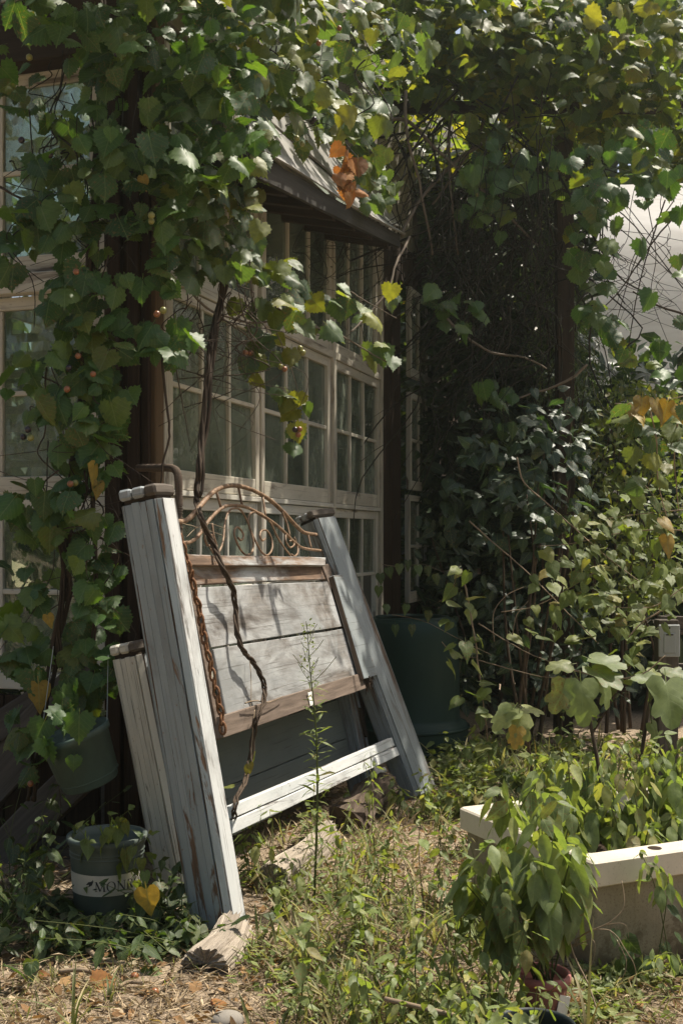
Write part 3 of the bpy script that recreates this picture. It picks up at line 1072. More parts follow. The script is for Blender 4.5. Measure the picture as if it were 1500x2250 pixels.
for a in ([(480, 1216), (490, 1190), (494, 1150), (502, 1125), (513, 1117), (528, 1120), (541, 1140), (552, 1170), (557, 1195), (553, 1214), (540, 1219), (527, 1205), (516, 1180), (515, 1165), (522, 1158), (532, 1168), (535, 1180), (529, 1187), (523, 1181)],
          [(640, 1224), (612, 1185), (595, 1150), (577, 1130), (560, 1125), (548, 1131), (546, 1150), (556, 1178), (574, 1212), (588, 1220), (598, 1205), (596, 1182), (586, 1166), (575, 1166), (571, 1178), (577, 1188), (583, 1183)],
          [(628, 1172), (628, 1190), (637, 1203), (646, 1197), (642, 1187), (636, 1190)],
          [(646, 1180), (653, 1200), (654, 1215), (647, 1222), (640, 1218)],
          [(453, 1160), (450, 1182), (457, 1199), (467, 1192), (466, 1176), (460, 1178)],
          [(466, 1150), (470, 1180), (476, 1200), (470, 1214), (464, 1206)]):
    iron(a, .0052, 'crest_scroll')

# rusty chain beside the left post
chain = thing('chain', 'rusty chain hanging down the inner side of the left headboard post', 'chain', tuple(hb(440, 1400, .03)))
cp = smooth_path([hb(x, y, .045) for x, y in ((397, 1176), (404, 1210), (420, 1265), (436, 1330), (446, 1390), (460, 1450), (475, 1520), (486, 1570), (490, 1612))], 24)
def chain_link_mesh():
    mb = MB(); n = 14; p = []
    for i in range(n + 1):
        t = 2 * math.pi * i / n
        p.append(V((.0105 * math.cos(t), .021 * math.sin(t), 0)))
    mb.tube(p, .0052, 6, False)
    return mb.mesh('chain_link', M['rust'], (0, 0, 0), True)
clm = chain_link_mesh()
acc = 0; last = cp[0]; k = 0; og = wloc(chain)
for i in range(1, len(cp)):
    acc += (cp[i] - cp[i - 1]).length
    if acc > .030:
        acc = 0
        d = (cp[i] - last).normalized()
        nn = NH.cross(d) if k % 2 else NH
        nn = (nn + gv(.15)).normalized()
        o = bpy.data.objects.new('link', clm); col.objects.link(o); o.parent = chain
        o.matrix_basis = Matrix.Translation((cp[i] + last) / 2 - og) @ frame(nn, d).to_4x4()
        last = cp[i]; k += 1

# white plant tag stuck on the bottom rail
a = hb(683, 1535, .03)
mb = MB(); mb.box(a, UH * .022, (LT - LB).normalized() * .028, NH * .001, 0)
o = mb.build('paper_scrap', M['paper']); tag(o, 'small white paper scrap caught on the brown bottom rail of the headboard', 'paper')

# ------------------------------------------------------------------ second bed end behind
FB_, FT_ = lean((395, 1965), (292, 1440), -NH)
GB_, GT_ = lean((800, 1745), (748, 1535), -NH)
GT_ = GB_ + (FT_ - FB_).normalized() * (FT_ - FB_).length
foot = thing('footboard', 'lower cream and blue bed end leaning behind the tall headboard', 'footboard', (FB_.x, FB_.y, 0))
bed_post(foot, FB_, FT_, (GB_ - FB_), .10, .125, 'cream', 4, 2, 'cream', True, 'blue_worn')
bed_post(foot, GB_, GT_, (GB_ - FB_), .10, .125, 'blue_worn', 4, 2, 'cream', True, 'blue_worn')
def fbq(a, b): return FB_.lerp(FT_, b).lerp(GB_.lerp(GT_, b), a)
for b0, b1 in ((.12, .335), (.34, .56), (.565, .80)):
    mb = MB(); mb.slab(fbq(.04, b0), fbq(.96, b0), fbq(.96, b1), fbq(.04, b1), -NH * .02, .002, 5, .0015)
    mb.build('plank', M['dark_panel'], foot)
mb = MB()
pc = GB_.lerp(GT_, .42) - UH * .0 + NH * .072
ev2 = (GT_ - GB_).normalized()
mb.box(pc, ev2 * .075, UH * .016, NH * .002, .012)
mb.build('slot', M['beam'], foot)

# ------------------------------------------------------------------ green barrel
bc = P(905, 1365, 7.15); bc.z = 0
barrel = thing('barrel', 'dark green plastic barrel standing open behind the right headboard post', 'barrel', tuple(bc))
mb = MB()
mb.lathe([(.345, 0), (.345, .13), (.335, .165), (.30, .18), (.292, .20), (.290, .45), (.282, .70), (.272, .775), (.255, .80), (.235, .805), (.222, .80), (.215, .77), (.222, .4), (.225, .08), (.0, .06)], bc, 56)
mb.build('body', M['green_plastic'], barrel, True)
mb = MB(); mb.lathe([(.352, .0), (.36, .012), (.352, .025), (.34, .02)], bc, 56); mb.build('foot_rim', M['green_plastic'], barrel, True)
mb = MB(); mb.lathe([(.350, .128), (.357, .138), (.352, .148), (.342, .14)], bc, 56); mb.build('rib', M['green_plastic'], barrel, True)
mb = MB(); mb.lathe([(.232, .800), (.226, .812), (.205, .812), (.20, .80)], bc, 48); mb.build('inner_ring', M['green_plastic'], barrel, True)

# ------------------------------------------------------------------ pots on the left
pb = G(236, 2015)
pot = thing('nursery_pot', 'green round nursery pot with a beige lettered band among ground leaves', 'plant pot', tuple(pb))
rt, rb, ph = .128, .108, .285
pprof = [(0, .004), (rb - .01, 0), (rb, .008), (rb + (rt - rb) * .8, ph * .80), (rb + (rt - rb) * .86, ph * .86), (rt, ph * .90), (rt + .008, ph * .95), (rt + .008, ph), (rt - .006, ph), (rt - .012, ph * .9), (rt - .02, ph * .6), (0, ph * .58)]
mb = MB(); mb.lathe(pprof, pb, 56); mb.build('body', M['pot_green'], pot, True)
for h in (.83, .78):
    r = rb + (rt - rb) * h
    mb = MB(); mb.lathe([(r, ph * h - .002), (r + .003, ph * h), (r, ph * h + .003)], pb, 56); mb.build('groove_ring', M['pot_green'], pot, True)
def pot_r(h): return rb + (rt - rb) * (h / ph)
z0, z1 = .105, .175
mb = MB(); mb.lathe([(pot_r(z0) + .0015, z0), (pot_r(z1) + .0015, z1)], pb, 64)
band = mb.build('label_band', M['label_band'], pot, True)
# serif lettering on the band
def seg(a, b, w):
    a = V((a[0], a[1], 0)); b = V((b[0], b[1], 0)); d = (b - a).normalized(); n = V((-d.y, d.x, 0)) * w / 2
    return [a - n, b - n, b + n, a + n]
def ringq(cx, cy, rx, ry, t0, t1, wx, wy, n=20):
    out = []
    for i in range(n):
        a = t0 + (t1 - t0) * i / n; b = t0 + (t1 - t0) * (i + 1) / n
        out.append([V((cx + rx * math.cos(a), cy + ry * math.sin(a), 0)), V((cx + rx * math.cos(b), cy + ry * math.sin(b), 0)),
                    V((cx + (rx - wx) * math.cos(b), cy + (ry - wy) * math.sin(b), 0)), V((cx + (rx - wx) * math.cos(a), cy + (ry - wy) * math.sin(a), 0))])
    return out
TK, TN, SF = .15, .065, .05
def serif(x, y, w=.26): return seg((x - w / 2, y), (x + w / 2, y), SF)
GL = {
    'M': (1.05, [seg((.12, 0), (.14, 1), TN), seg((.14, 1), (.52, .05), TK), seg((.52, .05), (.88, 1), TN), seg((.88, 1), (.92, 0), TK), serif(.12, .025), serif(.92, .025), serif(.10, .975, .2), serif(.92, .975, .2)]),
    'O': (1.0, ringq(.5, .5, .46, .52, 0, 6.2832, .14, .05)),
    'N': (1.0, [seg((.15, 0), (.15, 1), TN), seg((.15, 1), (.82, 0), TK), seg((.82, 0), (.82, 1), TN), serif(.15, .025), serif(.15, .975), serif(.82, .975)]),
    'R': (.85, [seg((.18, 0), (.18, 1), TK), seg((.18, .975), (.42, .975), SF), seg((.18, .5), (.42, .5), SF), seg((.40, .5), (.76, .0), TK), serif(.18, .025), serif(.78, .025, .16)] + ringq(.40, .74, .30, .262, -1.57, 1.57, .13, .05, 10)),
    'V': (.9, [seg((.10, 1), (.45, 0), TK), seg((.45, 0), (.80, 1), TN), serif(.10, .975), serif(.80, .975)]),
    'I': (.42, [seg((.2, 0), (.2, 1), TK), serif(.2, .025), serif(.2, .975)]),
    'A': (.95, [seg((.10, 0), (.45, 1), TN), seg((.45, 1), (.82, 0), TK), seg((.24, .35), (.68, .35), SF), serif(.10, .025), serif(.82, .025)]),
}
def letter_on_pot(ch, ang0, zb, h):
    w, polys = GL[ch]
    mb = MB()
    for p in polys:
        q = []
        for v in p:
            z = zb + v.y * h
            a = ang0 + v.x * h / pot_r(z)
            r = pot_r(z) + .0024
            q.append(pb + V((r * math.cos(a), r * math.sin(a), z)))
        mb.add(q, [[0, 1, 2, 3]])
    mb.build('letter', M['ink'], band)
    return w * h / pot_r(zb)
camang = math.atan2(-pb.y, -pb.x)
ang = camang - .34
for i, ch in enumerate('MONROVIA'):
    ang += letter_on_pot(ch, ang, .122, .033 if i not in (5,) else .033) + .012
# leaf shaped flourish before the word
mb = MB()
for (a0, z_, l, t) in ((-.62, .142, .03, .5), (-.55, .135, .032, .8), (-.48, .14, .026, 1.1), (-.42, .128, .02, .2)):
    q = []
    for (u_, v_) in ((0, 0), (.5, .16), (1, 0), (.5, -.16)):
        x = l * (u_ * math.cos(t) - v_ * math.sin(t)); y = l * (u_ * math.sin(t) + v_ * math.cos(t))
        z = z_ + y; r = pot_r(z) + .0024; a = camang + a0 + x / r
        q.append(pb + V((r * math.cos(a), r * math.sin(a), z)))
    mb.add(q, [[0, 1, 2, 3]])
mb.build('emblem', M['ink'], band)

hp = P(178, 1655, 4.25)
hax = V((-.30, -.12, .94)).normalized()
hang = thing('hanging_pot', 'grey green pot hanging tilted on wires under the left vine', 'hanging pot', tuple(hp))
mb = MB()
mb.lathe([(0, -.115), (.098, -.12), (.104, -.112), (.108, -.09), (.111, -.088), (.124, .06), (.132, .062), (.134, .085), (.126, .088), (.118, .07), (.10, -.02), (0, -.03)], hp, 48, hax)
mb.build('body', M['pot_grey'], hang, True)
mb = MB(); mb.lathe([(.108, -.092), (.113, -.090), (.110, -.086)], hp, 48, hax); mb.build('groove_ring', M['pot_grey'], hang, True)
hx = hax.cross(V((0, 1, 0))).normalized()
for sgn, topx in ((1, (118, 1420)), (-1, (238, 1440))):
    a = hp + hax * .08 + hx * sgn * .128 * (-1 if hx.x > 0 else 1)
    b = P(topx[0], topx[1], 4.3)
    mb = MB(); mb.tube([a, b], .0016, 5); mb.build('wire', M['galv'], hang)

# ------------------------------------------------------------------ weathered timbers at the lower left
tm = [((-60, 1760), (215, 1470), 4.75, .10, 'wide weathered timber leaning at the foot of the left window wall'),
      ((-80, 1960), (190, 1690), 4.62, .075, 'lower weathered timber leaning under the hanging pot'),
      ((-40, 1620), (120, 1520), 4.78, .06, 'short weathered timber lying against the left window sill')]
for (a, b, Y, h, lab) in tm:
    A = P(a[0], a[1], Y); B = P(b[0], b[1], Y + .1)
    d = (B - A).normalized(); nn = MD; w = d.cross(nn).normalized()
    mb = MB(); mb.box((A + B) / 2, d * (B - A).length / 2, w * h, nn * .025, .006, 7, .004)
    o = mb.build('timber', M['grey_wood']); tag(o, lab, 'timber')

# ------------------------------------------------------------------ logs
def log(pa, pb_, ra, rb_, mat, label, flat=.7, seed=1):
    a, b = V(pa), V(pb_)
    r = np.random.default_rng(seed)
    n, m = 22, 18
    d = (b - a).normalized(); x = d.cross(UP).normalized(); y = x.cross(d)
    mb = MB(); verts = []; faces = []; uvs = []
    ridge = r.normal(size=n) * .13
    for i in range(m):
        t = i / (m - 1)
        rr = (ra + (rb_ - ra) * t) * (1 + .10 * math.sin(9 * t + seed))
        c = a.lerp(b, t) + x * .012 * math.sin(5 * t + seed)
        for k in range(n):
            th = 2 * math.pi * k / n
            q = rr * (1 + ridge[k] + r.normal() * .035)
            e = r.normal() * .02 if i in (0, m - 1) else 0
            verts.append(c + x * (q * math.cos(th)) + y * (q * math.sin(th) * flat) + d * e)
    L = (b - a).length
    for i in range(m - 1):
        for k in range(n):
            k2 = (k + 1) % n
            faces.append([i * n + k, i * n + k2, (i + 1) * n + k2, (i + 1) * n + k])
            u0, u1 = L * i / (m - 1), L * (i + 1) / (m - 1)
            w = ra * 6.28 / n
            uvs.append([(u0, w * k), (u0, w * (k + 1)), (u1, w * (k + 1)), (u1, w * k)])
    faces.append(list(range(n))); uvs.append([(0, .02 * k) for k in range(n)])
    faces.append([(m - 1) * n + k for k in range(n)][::-1]); uvs.append([(0, .02 * k) for k in range(n)])
    mb.add(verts, faces, uvs)
    o = mb.build('log', M[mat]); tag(o, label, 'log')
    return o
def split_log(A, B, wa, wb, h, n, label):
    """a weathered split log: half round, deeply grooved along the grain, with ragged ends"""
    A, B = V(A), V(B)
    d = (B - A).normalized(); x = d.cross(UP).normalized(); y = x.cross(d)
    o = thing('log', label, 'log', (A.x, A.y, 0))
    L = (B - A).length
    K, m = n * 4, 12
    gr = [R.uniform(-.035, .03) + .05 * math.sin(k * .55 + n) for k in range(K + 1)]
    ea = [R.uniform(-.02, .015) for _ in range(K + 1)]; eb = [R.uniform(-.03, .05) for _ in range(K + 1)]
    for k in range(1, K):
        if k % 4: ea[k] = .6 * ea[k - 1] + .4 * ea[k]; eb[k] = .6 * eb[k - 1] + .4 * eb[k]
    verts = []; faces = []; uvs = []
    for i in range(m + 1):
        t = i / m
        w = wa + (wb - wa) * t
        for k in range(K + 1):
            th = math.pi * k / K
            q = 1 + gr[k] * (.6 + .4 * math.sin(3 * t + k)) + R.gauss(0, .012)
            s = t * L + (ea[k] * (1 - t) ** 3 + eb[k] * t ** 3)
            verts.append(A + d * s + x * (math.cos(th) * w * q + .01 * math.sin(4 * t)) + y * (max(0.0, math.sin(th)) ** .8 * h * q * (.9 + .15 * math.sin(5 * t + 1))))
    for i in range(m):
        for k in range(K):
            a = i * (K + 1) + k
            faces.append([a, a + 1, a + K + 2, a + K + 1])
            u0, u1 = L * i / m, L * (i + 1) / m; p0, p1 = k * .011, (k + 1) * .011
            uvs.append([(u0, p0), (u0, p1), (u1, p1), (u1, p0)])
    for i0 in (0, m * (K + 1)):
        c = len(verts); verts.append((A if i0 == 0 else B) + y * h * .3)
        for k in range(K):
            faces.append([c, i0 + k, i0 + k + 1]); uvs.append([(0, 0), (.02, k * .011), (.02, k * .011 + .01)])
    mb = MB(); mb.add(verts, faces, uvs)
    mb.build('wood', M['log'], o)
    return o
split_log(G(452, 2132, .0), G(515, 2052, .03), .075, .06, .070, 15, 'split bleached log butt lying before the foot of the left headboard post')
split_log(G(600, 1962, .0), G(722, 1850, .02), .075, .055, .105, 13, 'long bleached log half hidden in weeds in front of the lower rail')
log(G(765, 1800, .05), G(850, 1722, .09), .085, .07, 'log_brown', 'brown log lying beneath the right end of the lower rail', .85, 8)
bx = G(812, 1706, .05)
mb = MB(); mb.lathe([(0, -.10), (.028, -.10), (.034, -.08), (.034, .05), (.022, .075), (.014, .08), (.014, .10), (0, .10)], bx, 18, (.8, .5, .25))
o = mb.build('plastic_bottle', M['hose'], None, True); tag(o, 'small white plastic bottle lying behind the brown log', 'bottle')
for (px, py, r, lab) in ((500, 2243, .045, 'rounded grey stone at the bottom edge of the bare ground'), (1010, 1965, .012, 'tiny pale stone in the weeds before the tub')):
    mb = MB(); c = G(px, py, r * .3); mb.lathe([(max(1e-4, r * math.sin(math.pi * i / 7)), -r * .55 * math.cos(math.pi * i / 7)) for i in range(8)], c, 14)
    o = mb.build('stone', M['stone'], None, True); tag(o, lab, 'stone')

# ------------------------------------------------------------------ bathtub planter
ta = V((.907, .42, 0)).normalized(); te = V((-.42, .907, 0)).normalized()
tc0 = V((.745, 3.43, 0)); TL, TWd, TH = 1.50, .78, .335
tub = thing('bathtub', 'old ivory bathtub used as a planter in the grass', 'bathtub', tuple(tc0 + ta * .75 + te * .4))
def rr(x0, x1, y0, y1, r, z, n=6):
    out = []
    for (cx, cy, a0) in ((x1 - r, y1 - r, 0), (x0 + r, y1 - r, 90), (x0 + r, y0 + r, 180), (x1 - r, y0 + r, 270)):
        for i in range(n):
            t = math.radians(a0 + 90 * i / (n - 1))
            out.append(tc0 + ta * (cx + r * math.cos(t)) + te * (cy + r * math.sin(t)) + UP * z)
    return out
def loft(loops, name, mat, parent, smooth=True):
    mb = MB(); n = len(loops[0]); verts = [p for l in loops for p in l]; faces = []
    for i in range(len(loops) - 1):
        for k in range(n):
            k2 = (k + 1) % n
            faces.append([i * n + k, i * n + k2, (i + 1) * n + k2, (i + 1) * n + k])
    mb.add(verts, faces)
    return mb.build(name, mat, parent, smooth)
loft([rr(.022, TL - .022, .022, TWd - .022, .012, -.01), rr(.02, TL - .02, .02, TWd - .02, .012, .255)], 'apron', M['tub_apron'], tub, False)
loft([rr(.02, TL - .02, .02, TWd - .02, .012, .252), rr(.0, TL, .0, TWd, .015, .262), rr(.0, TL, 0, TWd, .015, .330), rr(.006, TL - .006, .006, TWd - .006, .015, .336),
      rr(.030, TL - .05, .085, TWd - .030, .04, .336), rr(.037, TL - .06, .092, TWd - .037, .04, .328)], 'rim', M['tub'], tub, False)
loft([rr(.036, TL - .059, .091, TWd - .036, .04, .329), rr(.11, TL - .08, .11, TWd - .07, .12, .20), rr(.14, TL - .12, .14, TWd - .10, .14, .05)], 'basin', M['tub'], tub)
mb = MB(); mb.add(rr(.11, TL - .08, .11, TWd - .07, .12, .21), [list(range(24))]); mb.build('soil_fill', M['soil'], tub)
hole = tc0 + ta * .27 + te * .05 + UP * .337
mb = MB(); mb.lathe([(.0, .001), (.019, .001), (.022, .0)], hole, 20); mb.build('tap_hole', M['soil'], tub)

# terracotta pot and black pots
tp = G(1193, 2232)
tpot = thing('flowerpot', 'small reddish plastic flowerpot in front of the tub', 'plant pot', tuple(tp))
mb = MB(); mb.lathe([(0, .003), (.050, 0), (.053, .006), (.066, .095), (.060, .10), (.0, .085)], tp, 40); mb.build('body', M['terracotta'], tpot, True)
mb = MB(); mb.lathe([(.066, .094), (.073, .096), (.075, .104), (.074, .118), (.070, .121), (.064, .119), (.062, .10)], tp, 40); mb.build('rim', M['pot_rim'], tpot, True)
mb = MB(); c = tp + V((.045, -.045, .045)); mb.box(c, V((.016, .012, -.008)), V((.006, .002, .026)), V((.0005, -.001, 0)), 0); mb.build('price_label', M['paper'], tpot)
for (x, y, r, h, lab) in ((.125, 2.50, .135, .155, 'wide black green nursery pot half hidden in weeds at the bottom edge'), (.450, 2.70, .092, .165, 'smaller black nursery pot before the reddish flowerpot')):
    c = V((x, y, 0))
    o = thing('nursery_pot', lab, 'plant pot', tuple(c))
    mb = MB(); mb.lathe([(0, .004), (r * .78, 0), (r * .8, .01), (r * .97, h * .9), (r * 1.0, h * .91), (r * 1.04, h * .95), (r * 1.04, h), (r, h * 1.005), (r * .96, h * .97), (r * .93, h * .8), (r * .945, h * .78), (r * .9, h * .62), (r * .915, h * .6), (r * .86, h * .35), (0, h * .33)], c, 56)
    mb.build('body', M['pot_black'], o, True)

# ------------------------------------------------------------------ post with cover plates on the right
fx = P(1462, 1365, 6.0)
fp = thing('pallet_fence', 'weathered pallet wood post with side rails at the right edge', 'fence', (fx.x, fx.y, 0))
mb = MB(); mb.box(V((fx.x, fx.y, fx.z / 2 + .005)), UP * (fx.z / 2 + .005), V((.052, 0, 0)), V((0, .045, 0)), .004, 6, .003); mb.build('post', M['grey_wood'], fp)
for (py, hh) in ((1372, .035), (1392, .012), (1472, .022), (1560, .03)):
    z = P(0, py, 5.95).z
    mb = MB(); mb.box(V((fx.x + .42, fx.y + .075, z)), V((.44, .02, 0)), UP * hh, V((0, .02, 0)), .003, 5, .003); mb.build('rail', M['grey_wood'], fp)
def plate(px, py, w, h, lab):
    c = P(px, py, 5.945)
    o = thing('cover_plate', lab, 'metal plate', tuple(c))
    mb = MB(); mb.box(c, V((w, 0, 0)), UP * h, V((0, .004, 0)), .004); mb.build('plate', M['galv'], o)
    mb = MB(); mb.box(c + V((0, -.005, -h * .15)), V((w * .55, 0, 0)), UP * h * .62, V((0, .003, 0)), .003); mb.build('raised_panel', M['galv'], o)
    mb = MB(); mb.box(c + V((.0, -.009, h * .38)), V((w * .34, 0, 0)), UP * h * .035, V((0, .002, 0)), .0005); mb.build('slot', M['beam'], o)
    mb = MB(); mb.lathe([(0, .0055), (w * .09, .0055), (w * .09, 0)], c + V((0, -.001, h * .80)), 12, (0, -1, 0)); mb.build('screw_hole', M['beam'], o)
plate(1469, 1408, .055, .083, 'upper grey metal cover plate with a slot on the pallet post')
plate(1515, 1520, .055, .10, 'lower grey metal cover plate cut by the right edge of the picture')

# ------------------------------------------------------------------ vines
def stems(parent, paths, mat, name='stem', n=6, twist=1):
    for pts, r in paths:
        mb = MB()
        sp = smooth_path(pts, 5)
        m = len(sp)
        for k in range(twist):
            ph = 6.28 * k / twist
            off = []
            for i, p in enumerate(sp):
                t = i * .55 + ph
                w = r * 1.0 if twist > 1 else 0
                off.append(p + V((math.cos(t) * w, math.sin(t) * w, 0)) + gv(r * .18))
            mb.tube(off, [r * (1 - .45 * i / m) for i in range(m)], n)
        mb.build(name, M[mat], parent, True)

def hang_stems(parent, n, region, Yr, mat, r=(.0015, .004), sway=.12, name='stem'):
    """thin stems hanging through a region (px0, px1, py0, py1), one part each"""
    for _ in range(n):
        x = R.uniform(region[0], region[1]); y = R.uniform(region[2], region[2] + (region[3] - region[2]) * .4)
        y1 = R.uniform(y + 60, region[3])
        Y = R.uniform(*Yr)
        k = 5
        p = [P(x + R.gauss(0, 14) * i, y + (y1 - y) * i / k, Y) + gv(sway * .12) for i in range(k + 1)]
        stems(parent, [(p, R.uniform(*r))], mat, name, 4)

def grapes(parent, spots, Y):
    for (px, py, c) in spots:
        mb = MB(); mb.ball(P(px, py, Y + R.uniform(-.03, .03)), R.uniform(.0115, .0135), 12, 8)
        mb.build('grape', M[{'g': 'g_green', 'b': 'g_bronze', 'd': 'g_dark'}[c]], parent, True)

# --- the leafy curtain over the left window wall and the corner
va = thing('grape_vine', 'dense shaded grape vine hanging over the left windows and the dark corner boards', 'grape vine', tuple(P(200, 1760, 4.6)))
A_BL = [(60, 40, 110, 70, 4.40, .10, .9), (210, 120, 90, 110, 4.38, .10, 1.0), (330, 90, 150, 120, 4.45, .12, 1.1), (480, 110, 120, 130, 4.55, .14, 1.0),
        (170, 330, 110, 110, 4.40, .09, 1.0), (320, 320, 120, 110, 4.42, .10, .85), (450, 310, 120, 120, 4.5, .12, 1.1), (40, 180, 60, 80, 4.4, .08, .7),
        (150, 500, 110, 90, 4.42, .08, .9), (35, 530, 50, 90, 4.45, .06, .9), (330, 440, 90, 90, 4.42, .09, 1.0),
        (190, 640, 100, 90, 4.42, .07, 1.0), (200, 760, 90, 70, 4.40, .07, 1.15), (175, 870, 90, 80, 4.40, .07, 1.2), (235, 900, 60, 70, 4.36, .06, 1.0), (70, 840, 60, 90, 4.45, .06, .55),
        (190, 1000, 70, 90, 4.40, .06, 1.0), (60, 1120, 55, 70, 4.42, .05, .8), (150, 1120, 70, 70, 4.40, .06, .9), (235, 1110, 35, 60, 4.40, .05, .6),
        (95, 1230, 45, 90, 4.40, .05, .8), (60, 1400, 55, 90, 4.40, .05, .8), (215, 1260, 55, 80, 4.38, .05, 1.1), (210, 1380, 60, 90, 4.38, .05, 1.2), (190, 1490, 65, 80, 4.38, .05, 1.2),
        (150, 1610, 60, 60, 4.10, .04, .9), (60, 1660, 45, 70, 4.36, .05, .6), (45, 1580, 35, 60, 4.4, .05, .5), (345, 590, 45, 60, 4.40, .05, 1.0), (330, 720, 30, 60, 4.40, .04, .7), (395, 745, 50, 40, 4.40, .04, 1.0), (325, 770, 40, 35, 4.4, .04, .9)]
la = blob_leaves(A_BL, .080, MD + UP * .6 + N * .3, .45, 1.45, 1.0, .4)
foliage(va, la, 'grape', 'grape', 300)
leaf_objs(va, [(P(313, 388, 4.33), MD + gv(.2), V((.1, 0, -1)), .055), (P(210, 1020, 4.32), N + gv(.1), V((.1, 0, -1)), .10), (P(217, 1060, 4.33), N + MD, V((-.1, 0, -1)), .07),
               (P(105, 1352, 4.32), MD + gv(.3), V((.3, 0, -1)), .055), (P(85, 1505, 4.30), MD + N * .5, V((.05, 0, -1)), .115)], 'heart', 'yellow', 'leaf', 'yellow leaf')
stems(va, [([P(215, -60, 4.62), P(225, 250, 4.6), P(205, 520, 4.55), P(190, 800, 4.5), P(175, 950, 4.5), P(150, 1150, 4.46), P(145, 1300, 4.45), P(110, 1480, 4.44), P(85, 1620, 4.44), P(70, 1760, 4.5)], .014),
           ([P(120, 1130, 4.42), P(140, 1250, 4.42), P(130, 1400, 4.42), P(150, 1520, 4.42)], .006),
           ([P(192, 900, 4.46), P(200, 1000, 4.44), P(205, 1130, 4.44), P(212, 1300, 4.42), P(200, 1500, 4.4)], .006)], 'bark', 'stem', 7, 3)
stems(va, [([P(190, 930, 4.35), P(230, 990, 4.3), P(270, 1015, 4.25), P(335, 1060, 4.15)], .0018), ([P(240, 560, 4.4), P(215, 640, 4.4), P(200, 700, 4.42)], .003),
           ([P(0, 410, 4.6), P(60, 440, 4.55), P(130, 425, 4.6)], .006), ([P(355, 780, 4.45), P(366, 880, 4.42), P(372, 960, 4.42), P(358, 1020, 4.4), P(355, 1080, 4.4)], .006),
           ([P(385, 800, 4.6), P(400, 880, 4.6), P(418, 980, 4.6)], .0035), ([P(130, 1725, 4.2), P(133, 1790, 4.2), P(105, 1830, 4.2)], .002)], 'bark', 'stem', 6)
hang_stems(va, 26, (20, 330, 120, 700), (4.4, 4.6), 'twig_dark')
hang_stems(va, 22, (90, 250, 800, 1550), (4.36, 4.5), 'bark')
grapes(va, [(262, 75, 'g'), (276, 80, 'g'), (266, 92, 'b'), (262, 98, 'g'), (257, 118, 'd'), (269, 123, 'g'), (327, 222, 'g'), (168, 597, 'b'), (345, 690, 'b'), (359, 682, 'g'), (333, 473, 'g'), (333, 486, 'g'),
            (172, 782, 'b'), (152, 808, 'd'), (148, 855, 'b'), (68, 962, 'g'), (62, 944, 'd'), (52, 960, 'd'), (155, 1063, 'b'), (166, 1061, 'g'), (65, 126, 'g'), (48, 308, 'd'), (110, 340, 'd'), (205, 822, 'b'), (68, 1722, 'b')], 4.28)

# --- the part above the eave and the picture's upper edge that shades this side
vt = thing('grape_vine', 'grape vine heaped on the roof edge above the corner and the grey roof sheet', 'grape vine', tuple(RW(.2, 3.3, .2)))
lt = []
for _ in range(1500):
    s = R.uniform(-1.6, 2.6); o = R.uniform(-.5, .64); z = 3.55 + R.random() ** 1.5 * .55 + .05 * math.sin(5 * s)
    p = RW(s, z, o)
    if o > .30 and s > .7: continue
    lt.append((p, UP * .8 + N * .5 + MD * .3 + gv(.5), N * .4 + V((0, 0, -.6)) + gv(.5), R.uniform(.075, .12)))
T_BL = [(660, 212, 60, 38, 5.05, .08, 1.2), (740, 265, 50, 48, 5.3, .08, 1.1), (800, 345, 38, 50, 5.7, .08, 1.1), (845, 405, 26, 45, 6.1, .08, 1.0), (590, 215, 40, 60, 4.85, .08, .9), (575, 300, 28, 45, 4.72, .06, .9), (815, 240, 60, 60, 6.0, .12, 1.0), (600, 60, 120, 80, 5.2, .2, .8), (740, 60, 100, 90, 5.8, .25, 1.0), (640, 170, 110, 90, 5.0, .15, .6), (545, 270, 50, 110, 4.75, .12, .6), (760, 190, 90, 90, 5.7, .2, .9), (700, 280, 60, 50, 5.2, .1, .6),
        (800, 300, 55, 90, 5.9, .15, 1.0), (830, 410, 40, 50, 6.2, .12, .9), (840, 200, 50, 60, 6.3, .2, .8), (870, 90, 90, 80, 6.3, .25, 1.1), (800, 470, 25, 30, 6.1, .1, .7), (655, 310, 25, 25, 5.05, .05, .7)]
lb_ = blob_leaves(T_BL, .082, N * .7 + MD * .6 + UP * .45, .5, 1.1, 1.0, .35)
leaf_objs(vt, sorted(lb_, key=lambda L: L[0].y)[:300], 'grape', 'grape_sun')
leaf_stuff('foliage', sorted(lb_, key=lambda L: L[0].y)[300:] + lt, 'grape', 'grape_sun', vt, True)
leaf_objs(vt, [(P(x, y, 4.95), N + MD * .6 + gv(.35), V((R.gauss(0, .2), 0, -1)), R.uniform(.06, .10)) for x, y in ((520, 60), (575, 105), (795, 35), (820, 70), (752, 255), (545, 180), (835, 265), (745, 290), (770, 240), (560, 330), (575, 420))], 'grape', 'lime', 'leaf', 'yellow leaf')
dl = [(hbp, N + MD + gv(.8), V((R.gauss(0, .6), R.gauss(0, .3), -1)), R.uniform(.045, .085)) for hbp in [P(765 + (y - 380) * .12 + R.gauss(0, 13), y, 4.62 + R.gauss(0, .03)) for y in (322, 335, 345, 355, 365, 372, 380, 388, 395, 402, 410, 418, 425, 432, 352, 385)]]
leaf_objs(vt, dl, 'grape', 'dead', 'leaf', 'withered orange leaf')
hang_stems(vt, 22, (540, 860, 20, 420), (5.0, 6.2), 'twig_dark')
grapes(vt, [(652, 304, 'g'), (664, 316, 'g'), (700, 95, 'b'), (745, 62, 'b'), (685, 268, 'd'), (690, 262, 'd')], 5.0)

